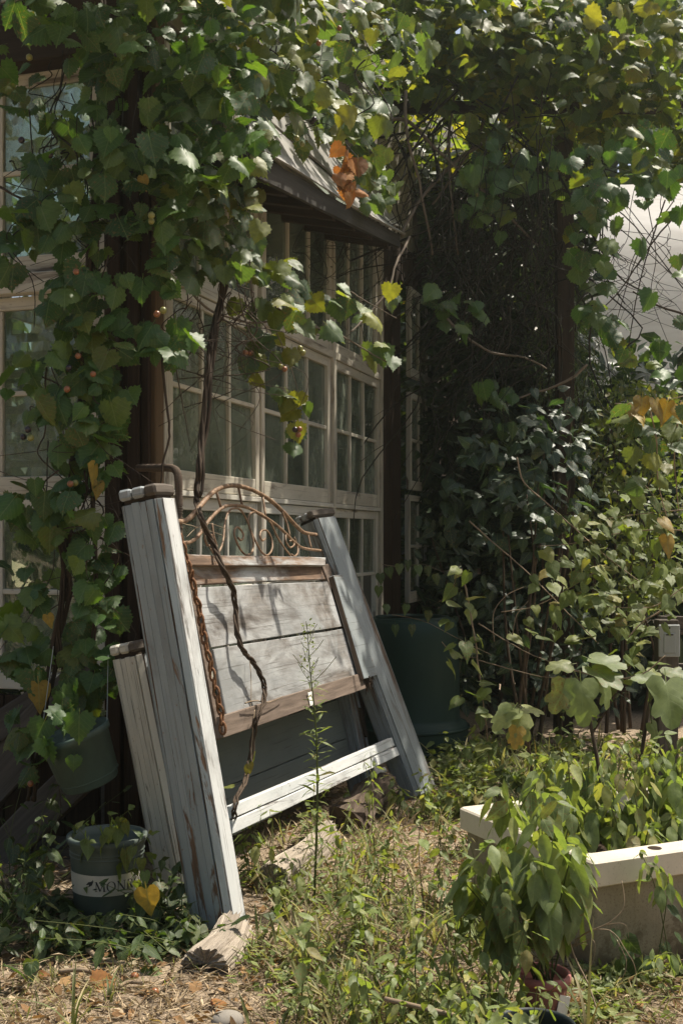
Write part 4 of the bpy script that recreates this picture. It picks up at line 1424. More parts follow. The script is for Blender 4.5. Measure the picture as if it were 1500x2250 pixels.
# --- the sunlit vine before the first windows
vb = thing('grape_vine', 'sunlit silvery grape vine hanging before the first bays of the window wall', 'grape vine', tuple(G(515, 1800)))
B_BL = [(400, 470, 90, 100, 4.62, .09, 1.0), (490, 420, 80, 90, 4.66, .10, 1.15), (535, 500, 45, 80, 4.75, .08, 1.0), (440, 560, 80, 55, 4.66, .08, 1.0), (500, 560, 50, 50, 4.7, .08, 1.0), (560, 590, 35, 45, 4.9, .06, .9), (610, 600, 45, 40, 4.9, .06, 1.0),
        (580, 660, 40, 35, 4.95, .05, .7), (620, 640, 30, 40, 4.95, .05, .8), (690, 645, 50, 26, 5.1, .06, 1.0), (740, 655, 35, 35, 5.15, .06, .9), (790, 690, 30, 30, 5.2, .05, .7), (830, 770, 35, 30, 5.25, .04, 1.0), (862, 680, 18, 40, 5.2, .04, .7), (855, 785, 18, 22, 5.2, .03, .8),
        (650, 690, 40, 30, 5.0, .05, .8), (700, 725, 30, 30, 5.05, .05, .8), (560, 790, 28, 40, 4.9, .04, 1.2), (610, 770, 30, 35, 4.95, .04, .9), (630, 830, 26, 40, 4.95, .04, .9), (660, 900, 22, 50, 4.95, .04, 1.0), (655, 960, 20, 25, 4.95, .03, .7), (600, 720, 40, 25, 4.95, .04, .7)]
lv = blob_leaves(B_BL, .082, N * .65 + MD * .55 + UP * .5, .45, 1.35, 1.0, .35)
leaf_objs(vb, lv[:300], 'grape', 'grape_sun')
if len(lv) > 300: leaf_stuff('foliage', lv[300:], 'grape', 'grape_sun', vb)
leaf_objs(vb, [(P(x, y, 4.9), N * .3 + MD + gv(.25), V((R.gauss(0, .25), 0, -1)), R.uniform(.07, .11)) for x, y in ((610, 580), (520, 660), (630, 880), (655, 865), (648, 935), (600, 690), (640, 770), (560, 600), (860, 628))], 'grape', 'lime', 'leaf')
trunk = [P(505, 560, 4.85), P(490, 650, 4.8), P(470, 720, 4.74), P(462, 780, 4.70), P(452, 860, 4.64), P(443, 960, 4.58), P(436, 1040, 4.50), hb(432, 1095, -.05), hb(440, 1130, .03), hb(455, 1170, .035), hb(475, 1210, .05), hb(490, 1250, .075), hb(510, 1290, .065),
         hb(518, 1335, .05), hb(520, 1385, .05), hb(532, 1425, .055), hb(552, 1450, .055), hb(570, 1478, .06), hb(581, 1510, .06), hb(578, 1545, .07), hb(565, 1575, .07), hb(555, 1630, .03), hb(548, 1685, .02), hb(535, 1725, .03), hb(520, 1752, .05), hb(514, 1790, .06), G(512, 1830)]
stems(vb, [(trunk, .0068)], 'bark', 'stem', 7, 3)
stems(vb, [([P(505, 560, 4.85), P(470, 730, 4.76), P(458, 860, 4.66), P(445, 1000, 4.56), P(437, 1090, 4.48)], .011)], 'bark', 'stem', 7, 2)
stems(vb, [([P(412, 625, 4.7), P(440, 665, 4.72), P(490, 700, 4.8), P(540, 735, 4.85), P(570, 765, 4.9)], .006),
           ([P(480, 690, 4.8), P(545, 708, 4.9), P(600, 705, 4.95), P(640, 700, 5.0), P(672, 706, 5.05), P(712, 725, 5.1), P(750, 737, 5.15), P(800, 768, 5.2), P(850, 795, 5.2)], .0055),
           ([P(600, 670, 4.95), P(660, 705, 5.0), P(712, 725, 5.1)], .006), ([P(770, 640, 5.15), P(800, 660, 5.2), P(872, 700, 5.2)], .003),
           ([P(590, 690, 4.95), P(612, 740, 4.95), P(640, 810, 4.95), P(665, 900, 4.95)], .003), ([P(540, 700, 4.9), P(555, 760, 4.9), P(560, 800, 4.9)], .003),
           ([P(900, 520, 6.6), P(870, 580, 6.4), P(850, 640, 6.3), P(800, 700, 6.2), P(770, 730, 6.1)], .008)], 'bark_pale', 'stem', 6)
hang_stems(vb, 26, (420, 560, 560, 1000), (4.6, 4.85), 'bark')
stems(vb, [([hb(560, 1560, .05), hb(556, 1600, .05), hb(552, 1660, .03)], .002), ([hb(548, 1440, .03), hb(552, 1500, .04), hb(550, 1560, .05)], .0018), ([hb(538, 1545, .045), hb(560, 1540, .05), hb(590, 1543, .045), hb(622, 1530, .04)], .003),
           ([hb(400, 1150, .02), hb(440, 1160, .03), hb(500, 1180, .02)], .0015), ([hb(410, 1180, .03), hb(450, 1150, .02), hb(505, 1165, .03)], .0015), ([hb(430, 1115, .02), hb(455, 1190, .03), hb(480, 1240, .04)], .003)], 'twig_dry', 'tendril', 5)
leaf_objs(vb, [(hb(560, 1655, .03), NH + gv(.4), V((.3, 0, -1)), .06), (hb(547, 1680, .04), NH + gv(.3), V((.2, 0, -1)), .055), (hb(512, 1725, .04), UP + gv(.3), V((-1, 0, .2)), .05)], 'heart', 'heart')
leaf_objs(vb, [(G(512, 1830) + UP * .235, MD * .8 + N * .3, V((.1, 0, -1)), .085)], 'heart', 'yellow', 'leaf', 'yellow leaf')
grapes(vb, [(539, 775, 'b'), (550, 775, 'b'), (617, 806, 'g'), (625, 811, 'b'), (648, 944, 'd'), (658, 943, 'b'), (655, 955, 'b'), (659, 765, 'g'), (665, 775, 'g')], 4.84)

# --- arbour carrying the vine roof on the right
arb = thing('arbor', 'dark timber arbor overgrown by the vine on the right', 'arbor', tuple(V((1.35, 7.6, 0))))
for (py, Y, h) in ((205, 8.3, .04), (235, 7.7, .035)):
    z = P(0, py, Y).z
    mb = MB(); mb.box(V((2.1, Y, z)), V((2.7, 0, 0)), UP * h, V((0, .03, 0)), .004, 6, .006); mb.build('beam', M['beam'], arb)
for (px, Y) in ((1238, 7.62), (1700, 7.62)):
    x = (px - CX) / F * Y
    mb = MB(); mb.box(V((x, Y, 2.0)), UP * 2.0, V((.055, 0, 0)), V((0, .055, 0)), .005, 6, .006); mb.build('post', M['beam'], arb)

vd = thing('grape_vine', 'sunlit grape vine roofing the arbor across the upper right', 'grape vine', tuple(V((1.3, 7.6, 0))))
ld = []
for _ in range(2300):
    x = R.uniform(-.15, 3.2); y = R.uniform(7.15 + max(0, x - 1.0) * .55, 9.8)
    z = 4.25 + R.random() * .45 + .12 * math.sin(2.2 * x) * math.cos(1.7 * y)
    ld.append((V((x, y, z)), UP + gv(.5), V((R.gauss(0, .6), -.5, -.4)), R.uniform(.085, .13)))
D_BL = [(900, 195, 60, 34, 7.2, .08, .9), (990, 205, 60, 30, 7.2, .08, 1.0), (1090, 205, 60, 26, 7.2, .08, 1.0), (1150, 290, 60, 24, 7.1, .06, .9), (1010, 275, 40, 26, 7.1, .06, .8), (1240, 520, 16, 50, 7.2, .05, .7), (1330, 295, 50, 24, 7.05, .06, .9), (1180, 195, 110, 26, 7.25, .08, 1.1), (1400, 195, 110, 26, 7.2, .08, 1.1), (1240, 300, 60, 30, 7.1, .08, .9), (1420, 290, 90, 26, 7.05, .08, .9), (1020, 120, 90, 60, 7.3, .15, 1.0), (1245, 420, 18, 70, 7.1, .06, .8), (950, -20, 130, 50, 7.3, .2, 1.4), (1120, -20, 140, 50, 7.3, .2, 1.4), (1290, -10, 140, 60, 7.2, .2, 1.4), (1440, 0, 110, 60, 7.1, .2, 1.4), (900, 40, 110, 60, 7.30, .25, 1.2), (1050, 60, 130, 90, 7.30, .25, 1.3), (1200, 70, 130, 100, 7.20, .25, 1.3), (1350, 70, 130, 100, 7.10, .25, 1.3), (1460, 80, 90, 110, 7.00, .25, 1.3),
        (960, 110, 80, 50, 7.40, .2, 1.2), (1020, 150, 60, 40, 7.40, .2, 1.2), (1130, 150, 90, 50, 7.30, .2, 1.2), (1260, 190, 100, 50, 7.20, .2, 1.0), (1410, 180, 100, 60, 7.10, .2, 1.0),
        (1070, 220, 40, 40, 7.50, .12, 1.0), (1060, 280, 35, 40, 7.50, .1, .8), (1290, 250, 70, 50, 7.30, .15, 1.0), (1160, 225, 70, 35, 7.2, .1, .9), (1360, 240, 60, 40, 7.2, .1, .9), (1450, 260, 60, 50, 7.20, .15, .9), (1000, 175, 60, 35, 7.40, .15, .9)]
l2 = blob_leaves(D_BL, .098, V((.1, -.6, .7)), .5, 1.25, 1.0, .35)
foliage(vd, l2, 'grape', 'grape_back', 300)
leaf_stuff('foliage', ld, 'grape', 'grape_back', vd, True)
leaf_objs(vd, [(P(x, y, 6.85), V((.1, -.8, .4)) + gv(.4), V((R.gauss(0, .3), 0, -1)), R.uniform(.09, .13)) for x, y in ((830, 60), (1160, 35), (1170, 120), (1190, 140), (1380, 15), (1300, 40), (1330, 190), (1060, 45))], 'grape', 'lime', 'leaf', 'yellow leaf')
E_BL = [(1060, 355, 55, 45, 6.9, .10, 1.3), (1080, 400, 75, 45, 6.9, .10, 1.4), (1060, 460, 55, 35, 6.9, .08, 1.2), (1180, 350, 50, 40, 6.9, .1, 1.0), (1200, 400, 35, 35, 6.9, .1, .8), (1110, 490, 30, 25, 6.9, .08, 1.0)]
ve = thing('grape_vine', 'shaded bunch of grape vine dangling from the arbor before the dark gap', 'grape vine', tuple(P(1080, 330, 6.95)))
le = blob_leaves(E_BL, .10, V((0, -.9, .4)), .35, 1.1)
leaf_objs(ve, le, 'grape', 'grape')
stems(ve, [([P(1120, 180, 7.0), P(1130, 300, 7.0), P(1090, 380, 6.95), P(1060, 470, 6.95)], .004), ([P(1190, 200, 7.0), P(1185, 300, 7.0), P(1180, 400, 7.0), P(1190, 480, 7.0), P(1175, 600, 7.0), P(1180, 700, 7.0)], .004)], 'bark', 'stem', 5)
grapes(ve, [(1125, 322, 'g'), (1134, 330, 'g'), (1048, 428, 'g'), (1122, 312, 'g')], 6.8)
F_BL = [(1350, 400, 40, 30, 6.4, .06, .8), (1345, 470, 26, 30, 6.42, .06, .7), (1330, 555, 24, 30, 6.42, .06, .7), (1355, 600, 18, 22, 6.4, .04, .5), (1345, 715, 30, 22, 6.4, .05, .7), (1410, 450, 16, 20, 6.35, .04, .5), (1320, 440, 40, 40, 6.45, .08, .8), (1335, 510, 28, 36, 6.45, .06, .6), (1300, 590, 36, 40, 6.45, .08, .9), (1345, 640, 22, 22, 6.4, .05, .5), (1325, 690, 40, 26, 6.45, .06, .8), (1440, 400, 50, 30, 6.35, .06, .8), (1485, 560, 22, 34, 6.3, .05, .7), (1440, 750, 45, 24, 6.3, .05, .7), (1360, 745, 40, 26, 6.35, .06, .7), (1310, 350, 70, 50, 6.5, .12, 1.0), (1420, 320, 70, 50, 6.4, .12, 1.1), (1290, 430, 50, 50, 6.5, .12, 1.1), (1480, 380, 40, 50, 6.3, .1, 1.0), (1370, 390, 50, 30, 6.4, .12, .6), (1275, 520, 35, 50, 6.5, .1, 1.0), (1310, 560, 22, 40, 6.5, .1, .5),
        (1492, 480, 18, 60, 6.3, .1, .8), (1475, 600, 20, 35, 6.3, .1, .45), (1290, 640, 40, 40, 6.45, .1, .9), (1395, 530, 22, 16, 6.4, .06, .4), (1310, 710, 35, 25, 6.5, .1, .7), (1420, 660, 24, 20, 6.3, .1, .3), (1492, 710, 16, 40, 6.2, .1, .6), (1390, 785, 60, 26, 6.3, .1, .7), (1470, 810, 40, 30, 6.2, .1, .9)]
vf = thing('grape_vine', 'grape vine curtain hanging at the right edge before the white plastic tunnel', 'grape vine', tuple(P(1400, 820, 6.4)))
lf = blob_leaves(F_BL, .10, V((-.1, -.9, .4)), .4, 1.05)
foliage(vf, lf, 'grape', 'grape', 300)
stems(vf, [([P(1500, 460, 6.6), P(1450, 510, 6.6), P(1400, 580, 6.6), P(1360, 640, 6.6), P(1310, 690, 6.6)], .006), ([P(1460, 440, 6.6), P(1430, 530, 6.6), P(1400, 640, 6.6), P(1380, 760, 6.6)], .005), ([P(1500, 690, 6.5), P(1440, 670, 6.5), P(1390, 640, 6.5)], .007),
           ([P(1420, 440, 6.7), P(1440, 560, 6.7), P(1430, 650, 6.7), P(1470, 760, 6.7)], .003), ([P(1480, 440, 6.7), P(1400, 560, 6.7), P(1350, 720, 6.7)], .004)], 'bark', 'stem', 6)
hang_stems(vf, 14, (1320, 1500, 400, 800), (6.4, 6.8), 'twig_dark', (.0015, .003))

# --- bare stems tangled in the dark gap
vg = thing('bare_vine', 'tangle of bare leafless vine stems in the dark gap under the arbor', 'vine', tuple(V((.8, 8.0, 0))))
mb = MB()
for k in range(230):
    x0 = R.uniform(830, 1260); y0 = R.uniform(150, 700)
    if y0 > 330: x0 = R.uniform(985, 1260)
    Y = R.uniform(6.9, 8.6)
    L = R.uniform(150, 480)
    dx = R.gauss(-70, 190)
    pts = [P(x0 + dx * t + R.gauss(0, 26), y0 + L * t + R.gauss(0, 20), Y + R.gauss(0, .08)) for t in (0, .25, .5, .75, 1)]
    sp = smooth_path(pts, 3)
    r = R.choice((.0025, .003, .004, .006, .009))
    mb.tube(sp, [r * (1 - .5 * i / len(sp)) for i in range(len(sp))], 4, False)
o = mb.build('thin_stems', M['twig_dark'], vg, True); tag(o, kind='stuff')
stems(vg, [([P(1165, 240, 7.6), P(1100, 290, 7.5), P(1020, 340, 7.4), P(930, 430, 7.2), P(880, 520, 7.0)], .016), ([P(850, 260, 7.0), P(900, 270, 7.1), P(960, 330, 7.2), P(1060, 420, 7.3), P(1180, 540, 7.5)], .013),
           ([P(890, 200, 7.0), P(895, 300, 7.0), P(920, 400, 7.1), P(950, 560, 7.2)], .012), ([P(1000, 200, 7.4), P(985, 300, 7.3), P(990, 420, 7.3), P(1005, 560, 7.4)], .010), ([P(1080, 170, 7.5), P(1050, 300, 7.5), P(950, 450, 7.4)], .014),
           ([P(975, 690, 7.0), P(1010, 730, 7.0), P(1080, 775, 7.0), P(1150, 785, 7.0), P(1200, 810, 7.0)], .009), ([P(1290, 800, 7.2), P(1240, 840, 7.2), P(1150, 870, 7.2), P(1130, 880, 7.2)], .010)], 'bark_pale', 'stem', 6)
hang_stems(vg, 30, (960, 1220, 250, 900), (6.6, 7.4), 'twig_dark', (.0015, .0035))
hang_stems(vg, 26, (620, 830, 430, 760), (6.0, 7.2), 'twig_dark', (.0015, .003))
leaf_objs(vg, blob_leaves([(970, 650, 40, 35, 6.7, .06, 1.1), (1010, 690, 55, 35, 6.7, .06, 1.2), (1070, 850, 35, 30, 6.8, .05, 1.2), (1100, 860, 35, 30, 6.8, .05, 1.0), (945, 630, 15, 15, 6.6, .03, 1)], .095, V((.1, -.8, .6)), .35, 1.0), 'grape', 'grape')

# ------------------------------------------------------------------ shrubs and the far side
def bush(name, label, cat, blobs, size, kind, mat, outward, spread=.5, cov=1.2, nparts=300, low=True, stem_mat='stem_brown', nst=8, group=None):
    b0 = blobs[0]
    xs = [b[0] for b in blobs]; cx = sum(xs) / len(xs); Y = sum(b[4] for b in blobs) / len(blobs)
    base = V(((cx - CX) / F * Y, Y + .1, 0))
    o = thing(name, label, cat, tuple(base), group)
    lv = blob_leaves(blobs, size, outward, spread, cov, .7)
    foliage(o, lv, kind, mat, nparts, None, low)
    mb = MB()
    for _ in range(nst):
        b = R.choice(blobs)
        e = P(b[0] + R.uniform(-.5, .5) * b[2], b[1] + R.uniform(-.6, .4) * b[3], b[4])
        s = base + V((R.gauss(0, .12), R.gauss(0, .1), 0))
        m = s.lerp(e, .5) + gv(.08)
        sp = smooth_path([s, m, e], 6)
        mb.tube(sp, [.014 * (1 - .8 * i / len(sp)) for i in range(len(sp))], 5)
    mb.build('branches', M[stem_mat], o, True)
    return o
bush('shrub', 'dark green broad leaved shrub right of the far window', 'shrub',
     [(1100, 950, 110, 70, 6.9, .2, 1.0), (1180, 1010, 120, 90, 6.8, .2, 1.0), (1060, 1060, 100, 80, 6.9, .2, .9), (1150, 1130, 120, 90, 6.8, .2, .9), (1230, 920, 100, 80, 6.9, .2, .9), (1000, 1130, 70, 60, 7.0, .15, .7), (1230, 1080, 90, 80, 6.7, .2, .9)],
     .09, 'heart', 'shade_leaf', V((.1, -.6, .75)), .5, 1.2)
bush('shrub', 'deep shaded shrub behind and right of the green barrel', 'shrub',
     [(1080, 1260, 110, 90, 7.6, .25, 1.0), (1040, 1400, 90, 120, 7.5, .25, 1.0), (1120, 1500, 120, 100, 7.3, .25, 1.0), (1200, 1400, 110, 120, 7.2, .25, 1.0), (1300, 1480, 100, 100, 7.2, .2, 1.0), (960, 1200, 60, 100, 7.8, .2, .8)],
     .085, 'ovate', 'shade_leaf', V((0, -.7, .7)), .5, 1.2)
bush('shrub', 'fine leaved dark evergreen beside the arbor post', 'shrub',
     [(1200, 560, 60, 120, 8.3, .3, 1.2), (1245, 620, 45, 150, 8.3, .3, 1.3), (1270, 780, 55, 100, 8.2, .3, 1.4), (1220, 780, 70, 120, 8.2, .3, 1.2), (1180, 680, 60, 110, 8.4, .3, .9), (1340, 870, 80, 60, 8.1, .3, 1.3), (1240, 880, 90, 60, 8.1, .3, 1.2)],
     .055, 'lance', 'bush', V((.1, -.7, .6)), .7, 2.4, 300)
bush('shrub', 'sunny small leaved bush behind the yellowing vine at the right edge', 'shrub',
     [(1390, 900, 90, 70, 7.9, .3, 1.3), (1470, 960, 70, 110, 7.8, .3, 1.3), (1330, 1000, 90, 90, 7.8, .3, 1.2), (1420, 1100, 100, 100, 7.7, .3, 1.2), (1300, 1150, 90, 90, 7.7, .3, 1.1), (1440, 1240, 90, 100, 7.6, .3, 1.2), (1340, 1300, 100, 90, 7.5, .3, 1.1)],
     .055, 'ovate', 'heart', V((.1, -.5, .85)), .7, 2.2, 300)

# --- yellowing heart leaved vine, lit by the sun
def heart_vine(label, blobs, size, mat, paths, spread=.38, cov=1.0, nparts=300, kind='heart', outward=V((.15, -.6, .8))):
    x = sum(b[0] for b in blobs) / len(blobs); Y = sum(b[4] for b in blobs) / len(blobs)
    o = thing('climbing_vine', label, 'vine', ((x - CX) / F * Y, Y, 0))
    foliage(o, blob_leaves(blobs, size, outward, spread, cov), kind, mat, nparts)
    stems(o, paths, 'twig_dry', 'stem', 5)
    return o
heart_vine('sunlit heart leaved vine with dry tangled stems left of the pallet post',
    [(1340, 1130, 90, 50, 5.9, .15, 1.0), (1250, 1180, 70, 60, 5.9, .15, .8), (1430, 1190, 80, 70, 5.8, .15, 1.0), (1290, 1260, 90, 70, 5.8, .15, 1.0), (1390, 1290, 90, 70, 5.8, .15, 1.0), (1350, 1380, 80, 70, 5.8, .15, 1.0), (1260, 1350, 60, 60, 5.9, .12, .7), (1440, 1330, 60, 60, 5.7, .12, .8), (1390, 1450, 60, 60, 5.75, .1, .8), (1200, 1280, 50, 40, 5.9, .1, .6), (1480, 1260, 30, 60, 5.7, .1, .8), (1180, 1380, 60, 50, 5.9, .12, .5), (1300, 1480, 70, 40, 5.8, .12, .6), (1460, 1110, 50, 50, 5.8, .1, .8), (1430, 1500, 60, 40, 5.75, .1, .5)],
    .080, 'heart',
    [([P(1135, 1005, 6.0), P(1150, 1060, 6.0), P(1200, 1105, 5.95), P(1260, 1160, 5.9), P(1340, 1230, 5.9), P(1420, 1290, 5.85)], .0045), ([P(1030, 1145, 6.3), P(1080, 1190, 6.3), P(1150, 1250, 6.2), P(1230, 1330, 6.1), P(1310, 1410, 6.0)], .0045),
     ([P(1500, 1165, 5.7), P(1420, 1165, 5.8), P(1340, 1175, 5.9), P(1250, 1195, 5.9), P(1180, 1200, 6.0)], .003), ([P(1500, 1120, 5.7), P(1400, 1130, 5.8), P(1330, 1140, 5.8)], .003), ([P(1100, 1345, 6.1), P(1180, 1330, 6.1), P(1270, 1280, 6.0), P(1330, 1240, 6.0)], .003),
     ([P(1085, 1410, 5.9), P(1083, 1350, 5.9), P(1110, 1310, 5.9), P(1150, 1290, 5.9)], .003), ([P(1125, 1395, 5.9), P(1135, 1350, 5.9), P(1160, 1320, 5.9)], .003), ([P(1050, 1370, 5.9), P(1150, 1430, 5.8), P(1250, 1470, 5.7)], .0035), ([P(1050, 1450, 5.9), P(1180, 1485, 5.8), P(1260, 1490, 5.7)], .003),
     ([P(1500, 1290, 5.6), P(1440, 1330, 5.6), P(1380, 1335, 5.6), P(1300, 1330, 5.7)], .0025), ([P(1410, 1060, 5.8), P(1440, 1100, 5.8), P(1460, 1170, 5.7)], .003), ([P(1250, 1470, 5.6), P(1340, 1490, 5.5), P(1410, 1480, 5.5), P(1460, 1440, 5.5)], .005), ([P(1500, 1320, 5.6), P(1420, 1360, 5.6), P(1380, 1400, 5.6)], .005)])
mb_o = thing('climbing_vine', 'yellow and bronze leaved vine tip arching in the sun at the right edge', 'vine', tuple(V((1.4, 5.3, 0))))
lq = blob_leaves([(1430, 900, 60, 35, 5.3, .08, 1.2), (1480, 900, 30, 50, 5.3, .08, 1.1), (1410, 960, 40, 50, 5.35, .08, .6), (1470, 1000, 40, 60, 5.4, .1, .9), (1430, 1050, 40, 40, 5.4, .08, .7)], .085, V((.1, -.7, .6)), .45, 1.0)
leaf_objs(mb_o, lq, 'grape', 'grape_sun')
leaf_objs(mb_o, [(P(x, y, 5.25), V((.2, -.8, .5)) + gv(.3), V((R.gauss(0, .3), 0, -1)), R.uniform(.08, .12)) for x, y in ((1390, 890), (1410, 875), (1440, 880), (1465, 885), (1490, 890), (1400, 905), (1455, 1140), (1465, 1180))], 'heart', 'yellow', 'leaf', 'yellow leaf')
stems(mb_o, [([P(1350, 887, 5.3), P(1420, 888, 5.3), P(1500, 870, 5.3)], .003), ([P(1420, 880, 5.3), P(1440, 960, 5.35), P(1445, 1060, 5.4), P(1470, 1160, 5.5)], .004), ([P(1495, 880, 5.3), P(1480, 1000, 5.4), P(1490, 1120, 5.5)], .004)], 'twig_dry', 'stem', 5)

heart_vine('green heart leaved vine climbing a dry cane beside the barrel',
    [(1010, 1260, 35, 35, 5.7, .06, .7), (1005, 1340, 35, 50, 5.7, .06, .9), (1020, 1420, 40, 50, 5.65, .06, .9), (1030, 1500, 35, 50, 5.65, .06, .8), (1050, 1570, 35, 40, 5.6, .06, .8), (985, 1480, 20, 40, 5.65, .04, .6), (1065, 1600, 30, 40, 5.6, .05, .8)],
    .085, 'heart', [([P(1012, 1250, 5.75), P(1030, 1330, 5.75), P(1045, 1420, 5.7), P(1055, 1500, 5.7), P(1070, 1620, 5.7), G(1075, 1700)], .005), ([P(960, 1325, 6.2), P(990, 1300, 6.0), P(1010, 1240, 5.8)], .002), ([P(860, 1350, 6.4), P(930, 1365, 6.3), P(1000, 1400, 6.0), P(1080, 1440, 5.8)], .002), ([P(970, 1410, 5.7), P(1000, 1440, 5.7), P(1045, 1445, 5.7)], .002)])
hv = heart_vine('thin vine of small heart leaves strung across the far window',
    [(1000, 1255, 10, 10, 6.0, .02, 1.0)], .05, 'heart', [([P(840, 1240, 6.4), P(880, 1245, 6.4), P(930, 1240, 6.3), P(970, 1255, 6.2), P(1005, 1250, 6.0)], .0015), ([P(835, 1250, 6.4), P(830, 1310, 6.4), P(850, 1350, 6.4)], .0015)])
leaf_objs(hv, [(P(x, y, 6.3), V((.1, -1, .15)) + gv(.12), V((R.gauss(0, .15), 0, -1)), .062) for x, y in ((853, 1249), (877, 1241), (896, 1233), (918, 1244), (939, 1246), (957, 1264), (835, 1262), (832, 1290), (848, 1330), (800, 1340), (893, 1330), (868, 1375), (905, 1375), (940, 1345))], 'heart', 'bush')

# --- white tunnel house and the far trees
hh = thing('plastic_tunnel', 'white plastic covered tunnel house glowing in the sun behind the vines', 'greenhouse', (4.6, 13.5, 0))
mb = MB(); n = 14; verts = []; faces = []
for i in range(n + 1):
    t = math.pi * i / n
    for x in np.linspace(2.35, 9.5, 9):
        rr_ = 2.45 + R.gauss(0, .012)
        verts.append(V((x, 13.8 - rr_ * math.cos(t), 2.9 + 2.5 * math.sin(t) + R.gauss(0, .012))))
for i in range(n):
    for k in range(8):
        faces.append([i * 9 + k, i * 9 + k + 1, (i + 1) * 9 + k + 1, (i + 1) * 9 + k])
mb.add(verts, faces); mb.build('cover', M['white_sheet'], hh, True)
mb = MB(); mb.box(V((5.9, 11.36, 1.45)), V((3.57, 0, 0)), UP * 1.47, V((0, .02, 0)), 0); mb.build('side_wall', M['white_sheet'], hh)
mb = MB(); mb.box(V((2.36, 13.8, 1.45)), V((0, 2.42, 0)), UP * 1.47, V((.02, 0, 0)), 0); mb.build('end_wall', M['white_sheet'], hh)

def wood(name, label, n, boxes, size, mat, low=True, kind='ovate'):
    ls = []
    for _ in range(n):
        b = R.choice(boxes)
        p = V((R.uniform(b[0], b[1]), R.uniform(b[2], b[3]), R.uniform(b[4], b[5])))
        ls.append((p, V((R.gauss(0, .6), -.4 + R.gauss(0, .6), .7 + R.gauss(0, .4))), gv(1), size * R.uniform(.6, 1.4)))
    o = leaf_stuff(name, ls, kind, mat, None, low, (0, 12, 0), 4)
    tag(o, label, None, None, 'stuff')
    return o
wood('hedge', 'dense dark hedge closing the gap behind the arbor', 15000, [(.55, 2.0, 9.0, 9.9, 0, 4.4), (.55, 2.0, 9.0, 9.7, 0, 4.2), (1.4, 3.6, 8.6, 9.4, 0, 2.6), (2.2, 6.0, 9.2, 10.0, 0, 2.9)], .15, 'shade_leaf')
wood('woodland', 'leafy woodland beyond the shed and the tunnel', 9000, [(-14, -4, 12, 17, 0, 8), (-4, 3, 13, 17, 0, 7), (9, 16, 11, 17, 0, 8), (-3, 1.4, 11, 13, 0, 4)], .42, 'bush')
wood('woodland', 'tall leafy woodland rising behind the tunnel', 9000, [(1, 18, 18, 23, 0, 11.5), (2, 11, 18, 21, 3, 11)], .5, 'bush')
wood('woodland', 'leafy woodland on the viewer side of the yard', 5000, [(-14, -6, -12, 2, 0, 7), (-8, 9, -14, -9, 0, 8), (8, 13, -8, 9, 0, 6)], .55, 'bush')

# ------------------------------------------------------------------ plants in pots and in the tub
def leafy(name, label, cat, base, stems_, size, mat, kind='ovate', droop=1.0, nodes=9, smat='stem_green', r=.003, start=.3, group=None, spread=.5, pair=2, upturn=.5):
    """stems_: list of top points; opposite leaves on every stem"""
    o = thing(name, label, cat, tuple(base), group)
    lv = []
    mb = MB()
    for (b, e, bend) in stems_:
        b = V(b); e = V(e)
        m = b.lerp(e, .55) + V(bend)
        sp = smooth_path([b, m, e], 7)
        mb.tube(sp, [r * (1 - .6 * i / len(sp)) for i in range(len(sp))], 5)
        L = len(sp) - 1
        for k in range(nodes):
            t = start + (1 - start) * k / (nodes - 1)
            p = sp[min(L, int(round(t * L)))]
            a0 = k * 1.57 + R.uniform(-.4, .4)
            s = size * (1.0 - .5 * max(0, t - .65) / .35) * R.uniform(.5, 1.25)
            for j in range(pair):
                a = a0 + j * 6.2832 / pair
                d = V((math.cos(a), math.sin(a), 0))
                dr = droop * (1 - .8 * max(0, t - .75) / .25)
                tip = d + V((0, 0, -dr + R.gauss(0, .25)))
                nrm = d * (.35 + .5 * dr) + UP * upturn + gv(spread * .4)
                lv.append((p + d * .25 * s, nrm, tip, s))
        if kind != 'lance':
            lv.append((sp[-1], UP * .6 + gv(.4), gv(.5) + UP * .5, size * .5))
    mb.build('stem', M[smat], o, True)
    leaf_objs(o, lv[:300], kind, mat)
    if len(lv) > 300: leaf_stuff('foliage', lv[300:], kind, mat, o)
    return o
